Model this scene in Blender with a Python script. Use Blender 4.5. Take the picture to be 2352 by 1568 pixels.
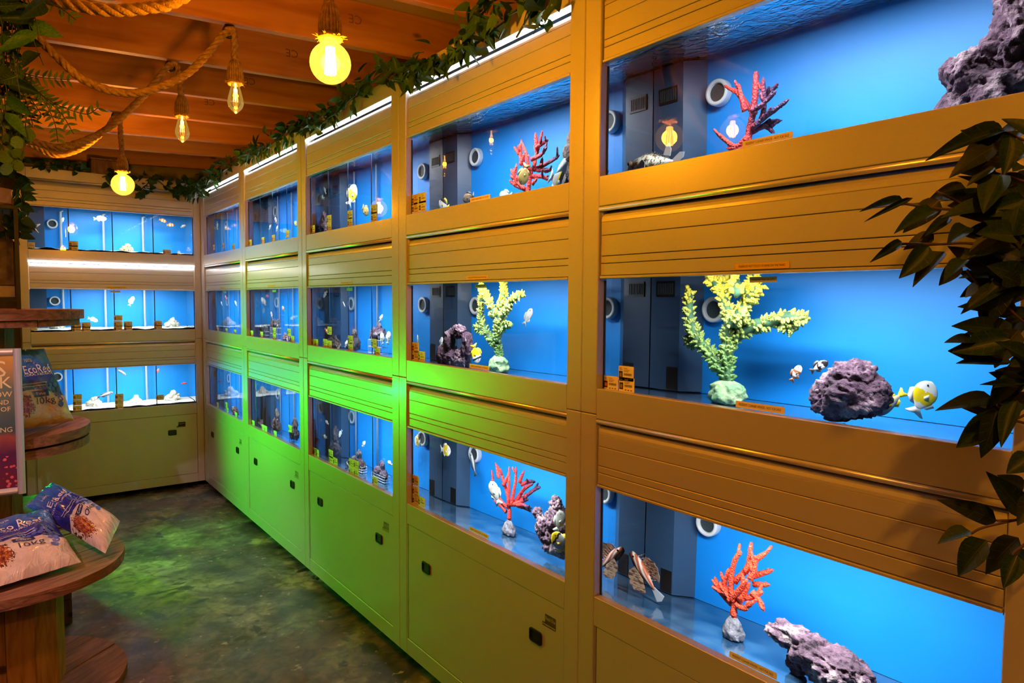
import bpy, bmesh, math, random
from math import sin, cos, pi, radians, sqrt, atan2
from mathutils import Vector, Matrix, noise, Euler

S = bpy.context.scene
COL = S.collection
for o in list(bpy.data.objects):
    bpy.data.objects.remove(o)

# ------------------------------------------------------------------ camera
CAM = Vector((-1.433, 0.0, 1.636))
YAW, PITCH, ROLL, FPX = 0.642926, 0.058620, 0.006487, 1590.16
cd = Vector((sin(YAW) * cos(PITCH), cos(YAW) * cos(PITCH), -sin(PITCH)))
cr = Vector((cos(YAW), -sin(YAW), 0))
cu = cr.cross(cd)
cr2 = cr * cos(ROLL) + cu * sin(ROLL)
cu2 = -cr * sin(ROLL) + cu * cos(ROLL)
camd = bpy.data.cameras.new('camera')
cam = bpy.data.objects.new('camera', camd)
COL.objects.link(cam)
cam.matrix_world = Matrix(((cr2.x, cu2.x, -cd.x, CAM.x), (cr2.y, cu2.y, -cd.y, CAM.y), (cr2.z, cu2.z, -cd.z, CAM.z), (0, 0, 0, 1)))
camd.sensor_width = 36.0
camd.lens = FPX / 2352 * 36.0
camd.clip_start = 0.05
S.camera = cam

# ------------------------------------------------------------------ world, exposure
w = bpy.data.worlds.new('world')
S.world = w
w.use_nodes = True
w.node_tree.nodes['Background'].inputs[0].default_value = (0.85, 0.6, 0.7, 1)
w.node_tree.nodes['Background'].inputs[1].default_value = 0.02
S.view_settings.view_transform = 'Standard'
S.view_settings.look = 'None'
S.view_settings.gamma = 1.0
S.view_settings.use_curve_mapping = False
S.view_settings.exposure = 0.0
S.cycles.use_denoising = True
S.cycles.sample_clamp_indirect = 30.0
S.cycles.caustics_reflective = False
S.cycles.caustics_refractive = False
S.cycles.time_limit = 850       # seconds, a safety stop only
S.cycles.max_bounces = 6
S.cycles.diffuse_bounces = 2
S.cycles.glossy_bounces = 3
S.cycles.transmission_bounces = 6
S.cycles.transparent_max_bounces = 10
S.cycles.use_adaptive_sampling = True
S.cycles.adaptive_threshold = 0.08

ORANGE = (1.0, 0.35, 0.004)
BULB_W = 56.0          # watts of each glowing globe bulb
GREEN_W = 185.0         # green floodlight
TANK_E = 230.0          # emission of the LED bars over the tanks
LED_E = 26.0           # lit LED tube on the end rack
FILL_W = 120.0         # added pinkish fill on the drum tower, in spotlight form

AMBI_W = 14.0           # added warm fill light, batten-shaped, behind the camera

def light(name, kind, loc, energy, color, size=0.05):
    l = bpy.data.lights.new(name, kind)
    l.energy = energy
    l.color = color
    if kind in ('POINT', 'SPOT'):
        l.shadow_soft_size = size
    o = bpy.data.objects.new(name, l)
    COL.objects.link(o)
    o.location = loc
    return o

# ------------------------------------------------------------------ helpers
MATS = {}

def nd(nt, t, **kw):
    n = nt.nodes.new(t)
    for k, v in kw.items():
        setattr(n, k, v)
    return n

def ramp(nt, fac, stops):
    r = nt.nodes.new('ShaderNodeValToRGB')
    e = r.color_ramp.elements
    while len(e) < len(stops):
        e.new(0.5)
    for i, (p, c) in enumerate(stops):
        e[i].position = p
        e[i].color = (c[0], c[1], c[2], 1)
    nt.links.new(fac, r.inputs[0])
    return r.outputs[0]

def pm(name, color=(0.5, 0.5, 0.5), rough=0.5, metal=0.0, noise_col=None, scale=10, detail=4, stretch=(1, 1, 1),
       bump=0.0, bscale=60, emit=None, estr=0.0, coat=0.0, coords='Object', spec=0.5, trans=0.0, alpha=1.0):
    """plain principled material with an optional noise colour ramp and bump"""
    if name in MATS:
        return MATS[name]
    m = bpy.data.materials.new(name)
    m.use_nodes = True
    nt = m.node_tree
    b = nt.nodes['Principled BSDF']
    b.inputs['Base Color'].default_value = (*color, 1)
    b.inputs['Roughness'].default_value = rough
    b.inputs['Metallic'].default_value = metal
    b.inputs['Specular IOR Level'].default_value = spec
    b.inputs['Coat Weight'].default_value = coat
    b.inputs['Coat Roughness'].default_value = 0.16
    b.inputs['Alpha'].default_value = alpha
    b.inputs['Transmission Weight'].default_value = trans
    if emit:
        b.inputs['Emission Color'].default_value = (*emit, 1)
        b.inputs['Emission Strength'].default_value = estr
    if noise_col or bump:
        tc = nd(nt, 'ShaderNodeTexCoord')
        mp = nd(nt, 'ShaderNodeMapping')
        mp.inputs['Scale'].default_value = stretch
        nt.links.new(tc.outputs[coords], mp.inputs[0])
    if noise_col:
        n = nd(nt, 'ShaderNodeTexNoise')
        n.inputs['Scale'].default_value = scale
        n.inputs['Detail'].default_value = detail
        nt.links.new(mp.outputs[0], n.inputs[0])
        nt.links.new(ramp(nt, n.outputs[0], noise_col), b.inputs['Base Color'])
    if bump:
        n2 = nd(nt, 'ShaderNodeTexNoise')
        n2.inputs['Scale'].default_value = bscale
        n2.inputs['Detail'].default_value = 5
        nt.links.new(mp.outputs[0], n2.inputs[0])
        bp = nd(nt, 'ShaderNodeBump')
        bp.inputs['Strength'].default_value = bump
        bp.inputs['Distance'].default_value = 0.01
        nt.links.new(n2.outputs[0], bp.inputs['Height'])
        nt.links.new(bp.outputs[0], b.inputs['Normal'])
    if emit and name not in ('tank_led_bar', 'led_tube', 'rod_leak_glow'):
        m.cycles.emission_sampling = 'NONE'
    MATS[name] = m
    return m

class MB:
    """collects shapes and links them as one mesh object"""
    def __init__(self):
        self.v, self.f, self.m, self.uv = [], [], [], None
    def poly(self, pts, mi=0):
        i = len(self.v)
        self.v += [tuple(p) for p in pts]
        self.f.append(tuple(range(i, i + len(pts))))
        self.m.append(mi)
    def box(self, a, b, mi=0):
        x0, y0, z0 = a; x1, y1, z1 = b
        i = len(self.v)
        self.v += [(x0,y0,z0),(x1,y0,z0),(x1,y1,z0),(x0,y1,z0),(x0,y0,z1),(x1,y0,z1),(x1,y1,z1),(x0,y1,z1)]
        for q in ((0,3,2,1),(4,5,6,7),(0,1,5,4),(1,2,6,5),(2,3,7,6),(3,0,4,7)):
            self.f.append(tuple(i + t for t in q)); self.m.append(mi)
    def grid(self, rows, mi=0, closed=False):
        i = len(self.v); n = len(rows[0])
        for r in rows: self.v += [tuple(p) for p in r]
        for a in range(len(rows) - 1):
            for c in range(n if closed else n - 1):
                d = (c + 1) % n
                self.f.append((i + a*n + c, i + a*n + d, i + (a+1)*n + d, i + (a+1)*n + c)); self.m.append(mi)
        return i
    def prism(self, pts, axis, a, b, mi=0):
        """extrude a 2-D polygon (counter-clockwise) along an axis"""
        def P(p, t):
            return {'x': (t, p[0], p[1]), 'y': (p[0], t, p[1]), 'z': (p[0], p[1], t)}[axis]
        n = len(pts); i = len(self.v)
        self.v += [P(p, a) for p in pts] + [P(p, b) for p in pts]
        self.f.append(tuple(range(i + n - 1, i - 1, -1))); self.m.append(mi)
        self.f.append(tuple(range(i + n, i + 2*n))); self.m.append(mi)
        for k in range(n):
            l = (k + 1) % n
            self.f.append((i + k, i + l, i + n + l, i + n + k)); self.m.append(mi)
    def tube(self, pts, rad, sides=8, mi=0, caps=True, rnd=0.0, seed=0):
        pts = [Vector(p) for p in pts]
        if not hasattr(rad, '__len__'): rad = [rad] * len(pts)
        rng = random.Random(seed)
        up = Vector((0.13, 0.31, 0.94)); rows = []
        for k, p in enumerate(pts):
            t = (pts[min(k+1, len(pts)-1)] - pts[max(k-1, 0)])
            t = t.normalized() if t.length > 1e-9 else Vector((0, 0, 1))
            a = up.cross(t)
            if a.length < 1e-3: a = Vector((1, 0, 0)).cross(t)
            a.normalize(); b = t.cross(a); up = b.cross(a) * -1 if False else up
            row = []
            for s in range(sides):
                an = 2*pi*s/sides
                r = rad[k] * (1 + rnd*(rng.random() - .5))
                row.append(p + a*(r*cos(an)) + b*(r*sin(an)))
            rows.append(row)
        i = self.grid(rows, mi, True)
        if caps:
            n = sides
            self.f.append(tuple(i + s for s in range(n - 1, -1, -1))); self.m.append(mi)
            j = i + (len(rows) - 1)*n
            self.f.append(tuple(j + s for s in range(n))); self.m.append(mi)
    def lathe(self, prof, c=(0, 0, 0), sides=24, mi=0, ang=2*pi):
        rows = []
        for r, z in prof:
            rows.append([(c[0] + r*cos(ang*s/sides), c[1] + r*sin(ang*s/sides), c[2] + z) for s in range(sides)])
        self.grid(rows, mi, True)
    def ball(self, c, r, sub=1, mi=0, sc=(1, 1, 1)):
        V, F = ICO[sub]
        i = len(self.v)
        self.v += [(c[0]+r*sc[0]*p[0], c[1]+r*sc[1]*p[1], c[2]+r*sc[2]*p[2]) for p in V]
        self.f += [tuple(i + t for t in q) for q in F]; self.m += [mi]*len(F)
    def mesh(self, name, mats, smooth=False, bevel=0.0):
        me = bpy.data.meshes.new(name)
        me.from_pydata(self.v, [], self.f)
        for m in (mats if isinstance(mats, (list, tuple)) else [mats]): me.materials.append(m)
        me.polygons.foreach_set('material_index', self.m)
        if smooth: me.polygons.foreach_set('use_smooth', [True]*len(self.f))
        me.update()
        if bevel:
            bm = bmesh.new(); bm.from_mesh(me)
            bmesh.ops.bevel(bm, geom=bm.edges[:] , offset=bevel, segments=1, affect='EDGES', profile=0.5)
            bm.to_mesh(me); bm.free()
        return me
    def build(self, name, mats, parent=None, loc=(0, 0, 0), rot=(0, 0, 0), smooth=False, bevel=0.0):
        return put(name, self.mesh(name, mats, smooth, bevel), parent, loc, rot)

ICO = {}
for sub in (1, 2, 3, 4, 5):
    bm = bmesh.new(); bmesh.ops.create_icosphere(bm, subdivisions=sub, radius=1)
    ICO[sub] = ([tuple(v.co) for v in bm.verts], [tuple(v.index for v in f.verts) for f in bm.faces])
    bm.free()

def put(name, me, parent=None, loc=(0, 0, 0), rot=(0, 0, 0), scale=None):
    o = bpy.data.objects.new(name, me)
    COL.objects.link(o)
    o.parent = parent
    o.location = loc
    o.rotation_euler = rot
    if scale is not None: o.scale = scale
    return o

def tag(o, label, cat, group=None):
    o['label'] = label
    o['category'] = cat
    if group: o['group'] = group
    return o

def thing(name, label, cat, loc=(0, 0, 0), rz=0.0, group=None):
    o = put(name, None, None, loc, (0, 0, rz))
    o.empty_display_size = 0.1
    return tag(o, label, cat, group)

def struct(o):
    o['kind'] = 'structure'
    return o

CACHE = {}
def bxo(name, a, b, mat, parent=None, bevel=0.0, loc=(0, 0, 0)):
    """box part; alike boxes share their mesh"""
    d = tuple(round(b[i] - a[i], 4) for i in range(3))
    key = (name, d, mat.name, bevel)
    if key not in CACHE:
        m = MB(); m.box((0, 0, 0), d)
        CACHE[key] = m.mesh(name, mat, False, bevel)
    return put(name, CACHE[key], parent, (a[0] + loc[0], a[1] + loc[1], a[2] + loc[2]))

_tc = {}
def text_geo(body, size=1.0):
    """flat outline of a line of lettering: centred verts and faces"""
    if body in _tc: V, F = _tc[body]
    else:
        c = bpy.data.curves.new('lettering', 'FONT'); c.body = body; c.size = 1.0
        c.align_x = 'CENTER'; c.align_y = 'CENTER'; c.resolution_u = 2
        o = bpy.data.objects.new('lettering', c); COL.objects.link(o)
        dg = bpy.context.evaluated_depsgraph_get()
        me = o.evaluated_get(dg).to_mesh()
        V = [tuple(v.co) for v in me.vertices]; F = [tuple(p.vertices) for p in me.polygons]
        o.evaluated_get(dg).to_mesh_clear()
        bpy.data.objects.remove(o); bpy.data.curves.remove(c)
        _tc[body] = (V, F)
    return [(v[0]*size, v[1]*size) for v in V], F

def text_width(body):
    V, F = text_geo(body)
    return max(v[0] for v in V) - min(v[0] for v in V)

def add_text(mb, body, size, fn, mi=0, width=None):
    """lettering mapped through fn(x, y) -> point; width squeezes the line to that length"""
    V, F = text_geo(body)
    k = size if width is None else width / text_width(body)
    i = len(mb.v)
    mb.v += [tuple(fn(v[0]*k, v[1]*size)) for v in V]
    mb.f += [tuple(i + t for t in q) for q in F]; mb.m += [mi]*len(F)

# ------------------------------------------------------------------ materials
def wood_mat(name, c0, c1, c2, scale=3.0, stretch=(1, 12, 12), rough=0.55, knots=True, coords='Object', bump=0.15):
    if name in MATS: return MATS[name]
    m = bpy.data.materials.new(name); m.use_nodes = True
    nt = m.node_tree; b = nt.nodes['Principled BSDF']
    b.inputs['Roughness'].default_value = rough
    tc = nd(nt, 'ShaderNodeTexCoord'); mp = nd(nt, 'ShaderNodeMapping')
    mp.inputs['Scale'].default_value = stretch
    info = nd(nt, 'ShaderNodeObjectInfo')
    ad = nd(nt, 'ShaderNodeVectorMath', operation='ADD')
    sc = nd(nt, 'ShaderNodeVectorMath', operation='SCALE'); sc.inputs[3].default_value = 37.0
    cx = nd(nt, 'ShaderNodeCombineXYZ')
    for k in range(3): nt.links.new(info.outputs['Random'], cx.inputs[k])
    nt.links.new(cx.outputs[0], sc.inputs[0])
    nt.links.new(tc.outputs[coords], ad.inputs[0]); nt.links.new(sc.outputs[0], ad.inputs[1])
    nt.links.new(ad.outputs[0], mp.inputs[0])
    n = nd(nt, 'ShaderNodeTexNoise'); n.inputs['Scale'].default_value = scale; n.inputs['Detail'].default_value = 6
    n.inputs['Distortion'].default_value = 0.6
    nt.links.new(mp.outputs[0], n.inputs[0])
    col = ramp(nt, n.outputs[0], [(0.3, c0), (0.5, c1), (0.72, c2)])
    if knots:
        vo = nd(nt, 'ShaderNodeTexVoronoi'); vo.inputs['Scale'].default_value = 4.5
        mp2 = nd(nt, 'ShaderNodeMapping'); mp2.inputs['Scale'].default_value = (0.8, 1.6, 1.6)
        nt.links.new(ad.outputs[0], mp2.inputs[0]); nt.links.new(mp2.outputs[0], vo.inputs[0])
        kf = ramp(nt, vo.outputs['Distance'], [(0.0, (1, 1, 1)), (0.10, (0.85, 0.85, 0.85)), (0.15, (0, 0, 0))])
        mx = nd(nt, 'ShaderNodeMix', data_type='RGBA')
        nt.links.new(kf, mx.inputs[0]); nt.links.new(col, mx.inputs[6])
        mx.inputs[7].default_value = (c0[0]*0.25, c0[1]*0.2, c0[2]*0.2, 1)
        col = mx.outputs[2]
    nt.links.new(col, b.inputs['Base Color'])
    bp = nd(nt, 'ShaderNodeBump'); bp.inputs['Strength'].default_value = bump; bp.inputs['Distance'].default_value = 0.01
    nt.links.new(n.outputs[0], bp.inputs['Height']); nt.links.new(bp.outputs[0], b.inputs['Normal'])
    MATS[name] = m
    return m

M_panel = pm('rack_panel_metal', (0.56, 0.55, 0.55), 0.42, 0.22, bump=0.04, bscale=250, coat=0.45)
M_silver = pm('silver_trim', (0.85, 0.85, 0.87), 0.3, 0.45)
M_leak_glow = pm('rod_leak_glow', (0.9, 0.9, 0.9), 0.4, emit=(1, 0.97, 0.95), estr=7.0)  # trim rods made to glow for light leaking from the tanks, no lamp
M_led = pm('led_tube', (1, 1, 1), 0.4, emit=(1.0, 0.95, 0.9), estr=LED_E)
M_black = pm('black_plastic', (0.008, 0.008, 0.008), 0.35)
M_blackmetal = pm('black_metal', (0.012, 0.011, 0.012), 0.4, 0.3)
M_dark = pm('dark_gap', (0.02, 0.018, 0.016), 0.8)
M_blue = pm('blue_back_panel', (0.004, 0.30, 0.93), 0.45, noise_col=[(0.3, (0.003, 0.28, 0.90)), (0.7, (0.008, 0.33, 0.95))], scale=2.5)
M_navy = pm('weir_box_plastic', (0.035, 0.085, 0.17), 0.35)
M_tankside = pm('tank_side_glass', (0.03, 0.07, 0.12), 0.15)
M_tankfloor = pm('tank_floor_glass', (0.02, 0.09, 0.20), 0.06, spec=1.0, coat=1.0, noise_col=[(0.35, (0.012, 0.05, 0.12)), (0.65, (0.05, 0.13, 0.22))], scale=14)
M_whiteplastic = pm('white_plastic', (0.75, 0.76, 0.78), 0.35)
M_grille = pm('dark_grille', (0.03, 0.05, 0.06), 0.6)
M_tanklight = pm('tank_led_bar', (1, 1, 1), 0.5, emit=(0.93, 0.97, 1.0), estr=TANK_E)
M_card = pm('price_card_paper', (0.92, 0.86, 0.84), 0.6)
M_cardyellow = pm('yellow_sticker', (0.80, 0.50, 0.02), 0.5)
M_ink = pm('print_ink', (0.03, 0.025, 0.025), 0.6)
M_inkgrey = pm('print_ink_grey', (0.30, 0.22, 0.22), 0.6)
M_inkorange = pm('print_orange', (0.75, 0.22, 0.03), 0.6)
M_sand = pm('white_coral_sand', (0.80, 0.78, 0.68), 0.9, noise_col=[(0.3, (0.62, 0.58, 0.47)), (0.6, (0.86, 0.84, 0.76))], scale=90, bump=0.6, bscale=140)

def glassmix(name, fac, tint=(1, 1, 1), rough=0.0):
    if name in MATS: return MATS[name]
    m = bpy.data.materials.new(name); m.use_nodes = True
    nt = m.node_tree; nt.nodes.clear()
    o = nd(nt, 'ShaderNodeOutputMaterial'); mx = nd(nt, 'ShaderNodeMixShader')
    t = nd(nt, 'ShaderNodeBsdfTransparent'); g = nd(nt, 'ShaderNodeBsdfGlossy')
    t.inputs[0].default_value = (*tint, 1); g.inputs['Roughness'].default_value = rough
    mx.inputs[0].default_value = fac
    nt.links.new(t.outputs[0], mx.inputs[1]); nt.links.new(g.outputs[0], mx.inputs[2]); nt.links.new(mx.outputs[0], o.inputs[0])
    MATS[name] = m
    return m
M_pane = glassmix('front_pane_glass', 0.015)
M_divider = glassmix('divider_glass', 0.05, (0.90, 0.95, 0.97))
M_bulbclear = None

def water_mat(name, bump):
    m = bpy.data.materials.new(name); m.use_nodes = True
    nt = m.node_tree; nt.nodes.clear()
    o = nd(nt, 'ShaderNodeOutputMaterial')
    g = nd(nt, 'ShaderNodeBsdfGlass'); g.inputs['IOR'].default_value = 1.33; g.inputs['Roughness'].default_value = 0.0
    g.inputs['Color'].default_value = (0.97, 0.99, 1.0, 1)
    nt.links.new(g.outputs[0], o.inputs[0])
    if bump:
        tc = nd(nt, 'ShaderNodeTexCoord'); n = nd(nt, 'ShaderNodeTexNoise')
        n.inputs['Scale'].default_value = 30; n.inputs['Detail'].default_value = 2; n.inputs['Distortion'].default_value = 1.0
        bp = nd(nt, 'ShaderNodeBump'); bp.inputs['Strength'].default_value = bump; bp.inputs['Distance'].default_value = 0.02
        nt.links.new(tc.outputs['Object'], n.inputs[0]); nt.links.new(n.outputs[0], bp.inputs['Height']); nt.links.new(bp.outputs[0], g.inputs['Normal'])
    MATS[name] = m
    return m
M_water = water_mat('tank_water', 0)
M_watertop = water_mat('tank_water_ripples', 0.32)
# measured positions (rack coordinates, metres)
CO_u5r1=[[(0.384, 2.01), (0.393, 2.075), (0.403, 2.125), (0.409, 2.175), (0.41, 2.227)], [(0.403, 2.125), (0.375, 2.155), (0.346, 2.19), (0.32, 2.21)], [(0.386, 2.133), (0.377, 2.164), (0.368, 2.204)], [(0.41, 2.166), (0.431, 2.175), (0.454, 2.188)], [(0.408, 2.129), (0.44, 2.136), (0.48, 2.159)], [(0.406, 2.087), (0.435, 2.1), (0.471, 2.116), (0.511, 2.132)], [(0.43, 2.101), (0.437, 2.141), (0.433, 2.207)], [(0.441, 2.094), (0.477, 2.092)], [(0.393, 2.065), (0.355, 2.048), (0.302, 2.092)], [(0.398, 2.079), (0.436, 2.086), (0.462, 2.065)], [(0.377, 2.039), (0.332, 2.047)]]
CO_u4r1=[[(0.688, 2.021), (0.697, 2.076), (0.712, 2.113)], [(0.697, 2.076), (0.658, 2.125), (0.626, 2.166), (0.579, 2.21)], [(0.645, 2.143), (0.639, 2.18), (0.635, 2.208)], [(0.658, 2.129), (0.684, 2.164)], [(0.703, 2.098), (0.696, 2.155), (0.671, 2.21)], [(0.712, 2.113), (0.721, 2.151), (0.733, 2.188), (0.748, 2.237)], [(0.73, 2.184), (0.724, 2.232)], [(0.733, 2.18), (0.764, 2.186), (0.799, 2.193)], [(0.721, 2.139), (0.776, 2.146), (0.811, 2.167)], [(0.712, 2.105), (0.758, 2.114), (0.806, 2.126), (0.837, 2.138)], [(0.764, 2.113), (0.773, 2.135)], [(0.734, 2.102), (0.782, 2.095), (0.812, 2.091)], [(0.703, 2.083), (0.758, 2.075), (0.795, 2.059)], [(0.678, 2.038), (0.62, 2.058), (0.566, 2.085)], [(0.613, 2.062), (0.593, 2.098), (0.589, 2.127)], [(0.672, 2.039), (0.626, 2.085), (0.639, 2.132)], [(0.713, 2.054), (0.74, 2.07)]]
CO_u4r3=[[(0.556, 0.788), (0.559, 0.832)], [(0.559, 0.832), (0.508, 0.844), (0.45, 0.891), (0.441, 0.943)], [(0.532, 0.811), (0.492, 0.826), (0.456, 0.825)], [(0.555, 0.836), (0.543, 0.872), (0.506, 0.932), (0.49, 0.958), (0.453, 0.982)], [(0.506, 0.942), (0.497, 0.993)], [(0.522, 0.916), (0.552, 0.951), (0.563, 0.977)], [(0.555, 0.841), (0.565, 0.896), (0.575, 0.961)], [(0.574, 0.846), (0.592, 0.902), (0.609, 0.953), (0.616, 1.007)], [(0.609, 0.944), (0.634, 0.992)], [(0.585, 0.858), (0.636, 0.922), (0.686, 0.956)], [(0.613, 0.935), (0.657, 0.956), (0.689, 0.961)], [(0.585, 0.853), (0.629, 0.887), (0.679, 0.926), (0.714, 0.946)], [(0.593, 0.855), (0.651, 0.883), (0.69, 0.901)], [(0.615, 0.86), (0.659, 0.871), (0.695, 0.868)], [(0.608, 0.854), (0.652, 0.855), (0.685, 0.851)]]
CO_u5r3=[[(0.391, 0.785), (0.392, 0.832)], [(0.383, 0.818), (0.347, 0.837), (0.324, 0.872)], [(0.389, 0.831), (0.387, 0.882), (0.402, 0.948), (0.424, 0.98)], [(0.393, 0.884), (0.431, 0.937), (0.442, 1.006)], [(0.426, 0.925), (0.458, 0.965), (0.489, 0.994)], [(0.443, 0.91), (0.456, 0.939), (0.462, 0.971)], [(0.432, 0.907), (0.491, 0.943)], [(0.438, 0.888), (0.482, 0.901)], [(0.417, 0.851), (0.45, 0.862), (0.477, 0.886)], [(0.447, 0.876), (0.47, 0.859), (0.484, 0.839)], [(0.401, 0.824), (0.429, 0.824), (0.44, 0.848)], [(0.383, 0.839), (0.361, 0.863), (0.374, 0.914)], [(0.383, 0.828), (0.371, 0.845), (0.337, 0.844)], [(0.395, 0.833), (0.442, 0.859)], [(0.412, 0.839), (0.443, 0.9)], [(0.376, 0.852), (0.38, 0.9)], [(0.388, 0.841), (0.422, 0.883), (0.426, 0.915)]]
CO_g5=[[(0.345, 1.399), (0.343, 1.463), (0.33, 1.495)], [(0.327, 1.451), (0.286, 1.492), (0.236, 1.541), (0.213, 1.592), (0.205, 1.669)], [(0.236, 1.524), (0.198, 1.525)], [(0.342, 1.479), (0.344, 1.529), (0.346, 1.596), (0.329, 1.648), (0.305, 1.685), (0.28, 1.704)], [(0.317, 1.662), (0.332, 1.694)], [(0.354, 1.583), (0.394, 1.629), (0.407, 1.667), (0.41, 1.693)], [(0.393, 1.655), (0.37, 1.7)], [(0.401, 1.651), (0.432, 1.677)], [(0.344, 1.529), (0.399, 1.568), (0.453, 1.585), (0.503, 1.599), (0.556, 1.597)], [(0.49, 1.586), (0.518, 1.572)], [(0.362, 1.583), (0.402, 1.6)]]
CO_g4=[[(0.517, 1.403), (0.517, 1.449), (0.497, 1.483)], [(0.497, 1.459), (0.444, 1.5), (0.396, 1.546), (0.382, 1.601), (0.392, 1.665)], [(0.403, 1.518), (0.355, 1.528)], [(0.51, 1.48), (0.516, 1.526), (0.528, 1.557), (0.572, 1.592), (0.62, 1.638), (0.679, 1.656)], [(0.509, 1.572), (0.496, 1.614), (0.469, 1.653), (0.436, 1.692)], [(0.528, 1.603), (0.553, 1.657), (0.552, 1.702)], [(0.529, 1.527), (0.591, 1.555)]]
FISH_SMALL=[(2, -0.042, 0.15, 2.267), (2, 0.092, 0.15, 2.245), (2, -0.001, 0.2, 2.222), (2, 0.449, 0.15, 2.175), (2, 0.607, 0.15, 2.086), (2, 0.035, 0.2, 1.668), (2, 0.285, 0.2, 1.617), (2, 0.146, 0.1, 1.461), (2, 0.363, 0.15, 1.398), (2, 0.728, 0.2, 1.545), (2, 0.741, 0.2, 1.444), (2, 0.805, 0.2, 1.451), (2, 0.045, 0.2, 0.926), (2, 0.011, 0.2, 0.836), (2, 0.234, 0.2, 0.892), (2, 0.48, 0.25, 0.869), (2, 0.821, 0.2, 0.835), (2, 0.417, 0.1, 0.753), (1, 0.408, 0.2, 2.155), (1, 0.284, 0.2, 2.122), (1, 0.423, 0.2, 2.1), (1, 0.768, 0.2, 2.105), (1, -0.044, 0.2, 1.592), (1, 0.13, 0.2, 1.557), (1, 0.294, 0.2, 1.527), (1, 0.209, 0.2, 1.657), (1, 0.528, 0.2, 1.571), (0, 0.146, 0.2, 2.242), (0, 0.405, 0.2, 2.207), (0, 0.235, 0.2, 1.598), (0, 0.368, 0.2, 1.648), (0, 0.646, 0.2, 1.601)]
ROCK_SMALL=[(2, 0.063, 0.15, 2.078, 0.074, 0.073), (2, 0.207, 0.15, 1.412, 0.094, 0.034), (2, 0.41, 0.2, 1.437, 0.09, 0.058), (2, 0.648, 0.25, 1.483, 0.13, 0.049), (2, 0.161, 0.2, 0.853, 0.078, 0.09), (2, 0.457, 0.2, 0.814, 0.135, 0.038), (2, 0.723, 0.2, 0.811, 0.075, 0.035), (1, 0.372, 0.2, 1.475, 0.103, 0.029), (1, 0.176, 0.15, 1.44, 0.094, 0.025), (1, 0.646, 0.15, 1.406, 0.079, 0.023), (1, 0.365, 0.2, 0.83, 0.146, 0.078), (1, 0.704, 0.2, 0.838, 0.1, 0.062), (1, 0.008, 0.2, 0.749, 0.079, 0.026), (0, 0.628, 0.15, 0.778, 0.119, 0.031)]
CARDS=[(4, 2, 0.093, 1.428), (4, 2, 0.032, 1.394), (4, 2, 0.096, 1.395), (3, 1, 0.025, 2.067), (3, 1, 0.093, 2.067), (3, 1, 0.025, 2.03), (3, 1, 0.093, 2.031), (3, 2, 0.023, 1.432), (3, 2, 0.023, 1.393), (3, 2, 0.084, 1.397), (3, 3, 0.021, 0.847), (3, 3, 0.021, 0.8), (3, 3, 0.021, 0.759), (3, 3, 0.083, 0.764), (2, 1, 0.008, 2.033), (2, 1, 0.27, 2.068), (2, 1, 0.269, 2.027), (2, 1, 0.543, 2.066), (2, 1, 0.542, 2.029), (2, 1, 0.819, 2.066), (2, 1, 0.818, 2.03), (2, 2, 0.003, 1.388), (2, 2, 0.064, 1.391), (2, 2, 0.263, 1.468), (2, 2, 0.199, 1.398), (2, 2, 0.261, 1.392), (2, 2, 0.537, 1.432), (2, 2, 0.537, 1.394), (2, 2, 0.811, 1.428), (2, 2, 0.844, 1.388), (2, 3, -0.001, 0.76), (2, 3, 0.06, 0.758), (2, 3, 0.265, 0.791), (2, 3, 0.265, 0.757), (2, 3, 0.325, 0.759), (2, 3, 0.537, 0.793), (2, 3, 0.596, 0.795), (2, 3, 0.536, 0.749), (2, 3, 0.596, 0.752), (2, 3, 0.813, 0.756), (1, 1, -0.011, 2.032), (1, 1, 0.315, 2.029), (1, 1, 0.531, 2.029), (1, 1, 0.796, 2.038), (1, 2, -0.013, 1.393), (1, 2, 0.257, 1.393), (1, 2, 0.524, 1.43), (1, 2, 0.522, 1.393), (1, 2, 0.806, 1.433), (1, 2, 0.866, 1.392), (1, 3, -0.016, 0.751), (1, 3, 0.256, 0.754), (1, 3, 0.313, 0.754), (1, 3, 0.513, 0.75), (1, 3, 0.8, 0.831), (0, 1, 0.213, 2.057), (0, 1, 0.507, 2.053), (0, 1, 0.789, 2.03), (0, 2, 0.289, 1.385), (0, 2, 0.552, 1.385), (0, 2, 0.797, 1.384), (0, 3, 0.244, 0.761), (0, 3, 0.513, 0.795), (0, 3, 0.536, 0.756), (0, 3, 0.782, 0.751)]
BACK_CARDS=[(1, 0.02, 2.032), (1, 0.297, 2.056), (1, 0.296, 2.023), (1, 0.958, 2.023), (2, 0.016, 1.41), (2, 0.083, 1.439), (2, 0.301, 1.425), (2, 0.365, 1.424), (2, 0.3, 1.391), (2, 0.364, 1.39), (2, 0.587, 1.477), (2, 0.586, 1.431), (2, 0.585, 1.393), (2, 0.657, 1.427), (2, 0.657, 1.391), (2, 0.879, 1.431), (2, 0.878, 1.394), (3, 0.292, 0.859), (3, 0.291, 0.814), (3, 0.29, 0.769), (3, 0.581, 0.84), (3, 0.58, 0.797), (3, 0.579, 0.754), (3, 0.879, 0.809)]
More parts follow.
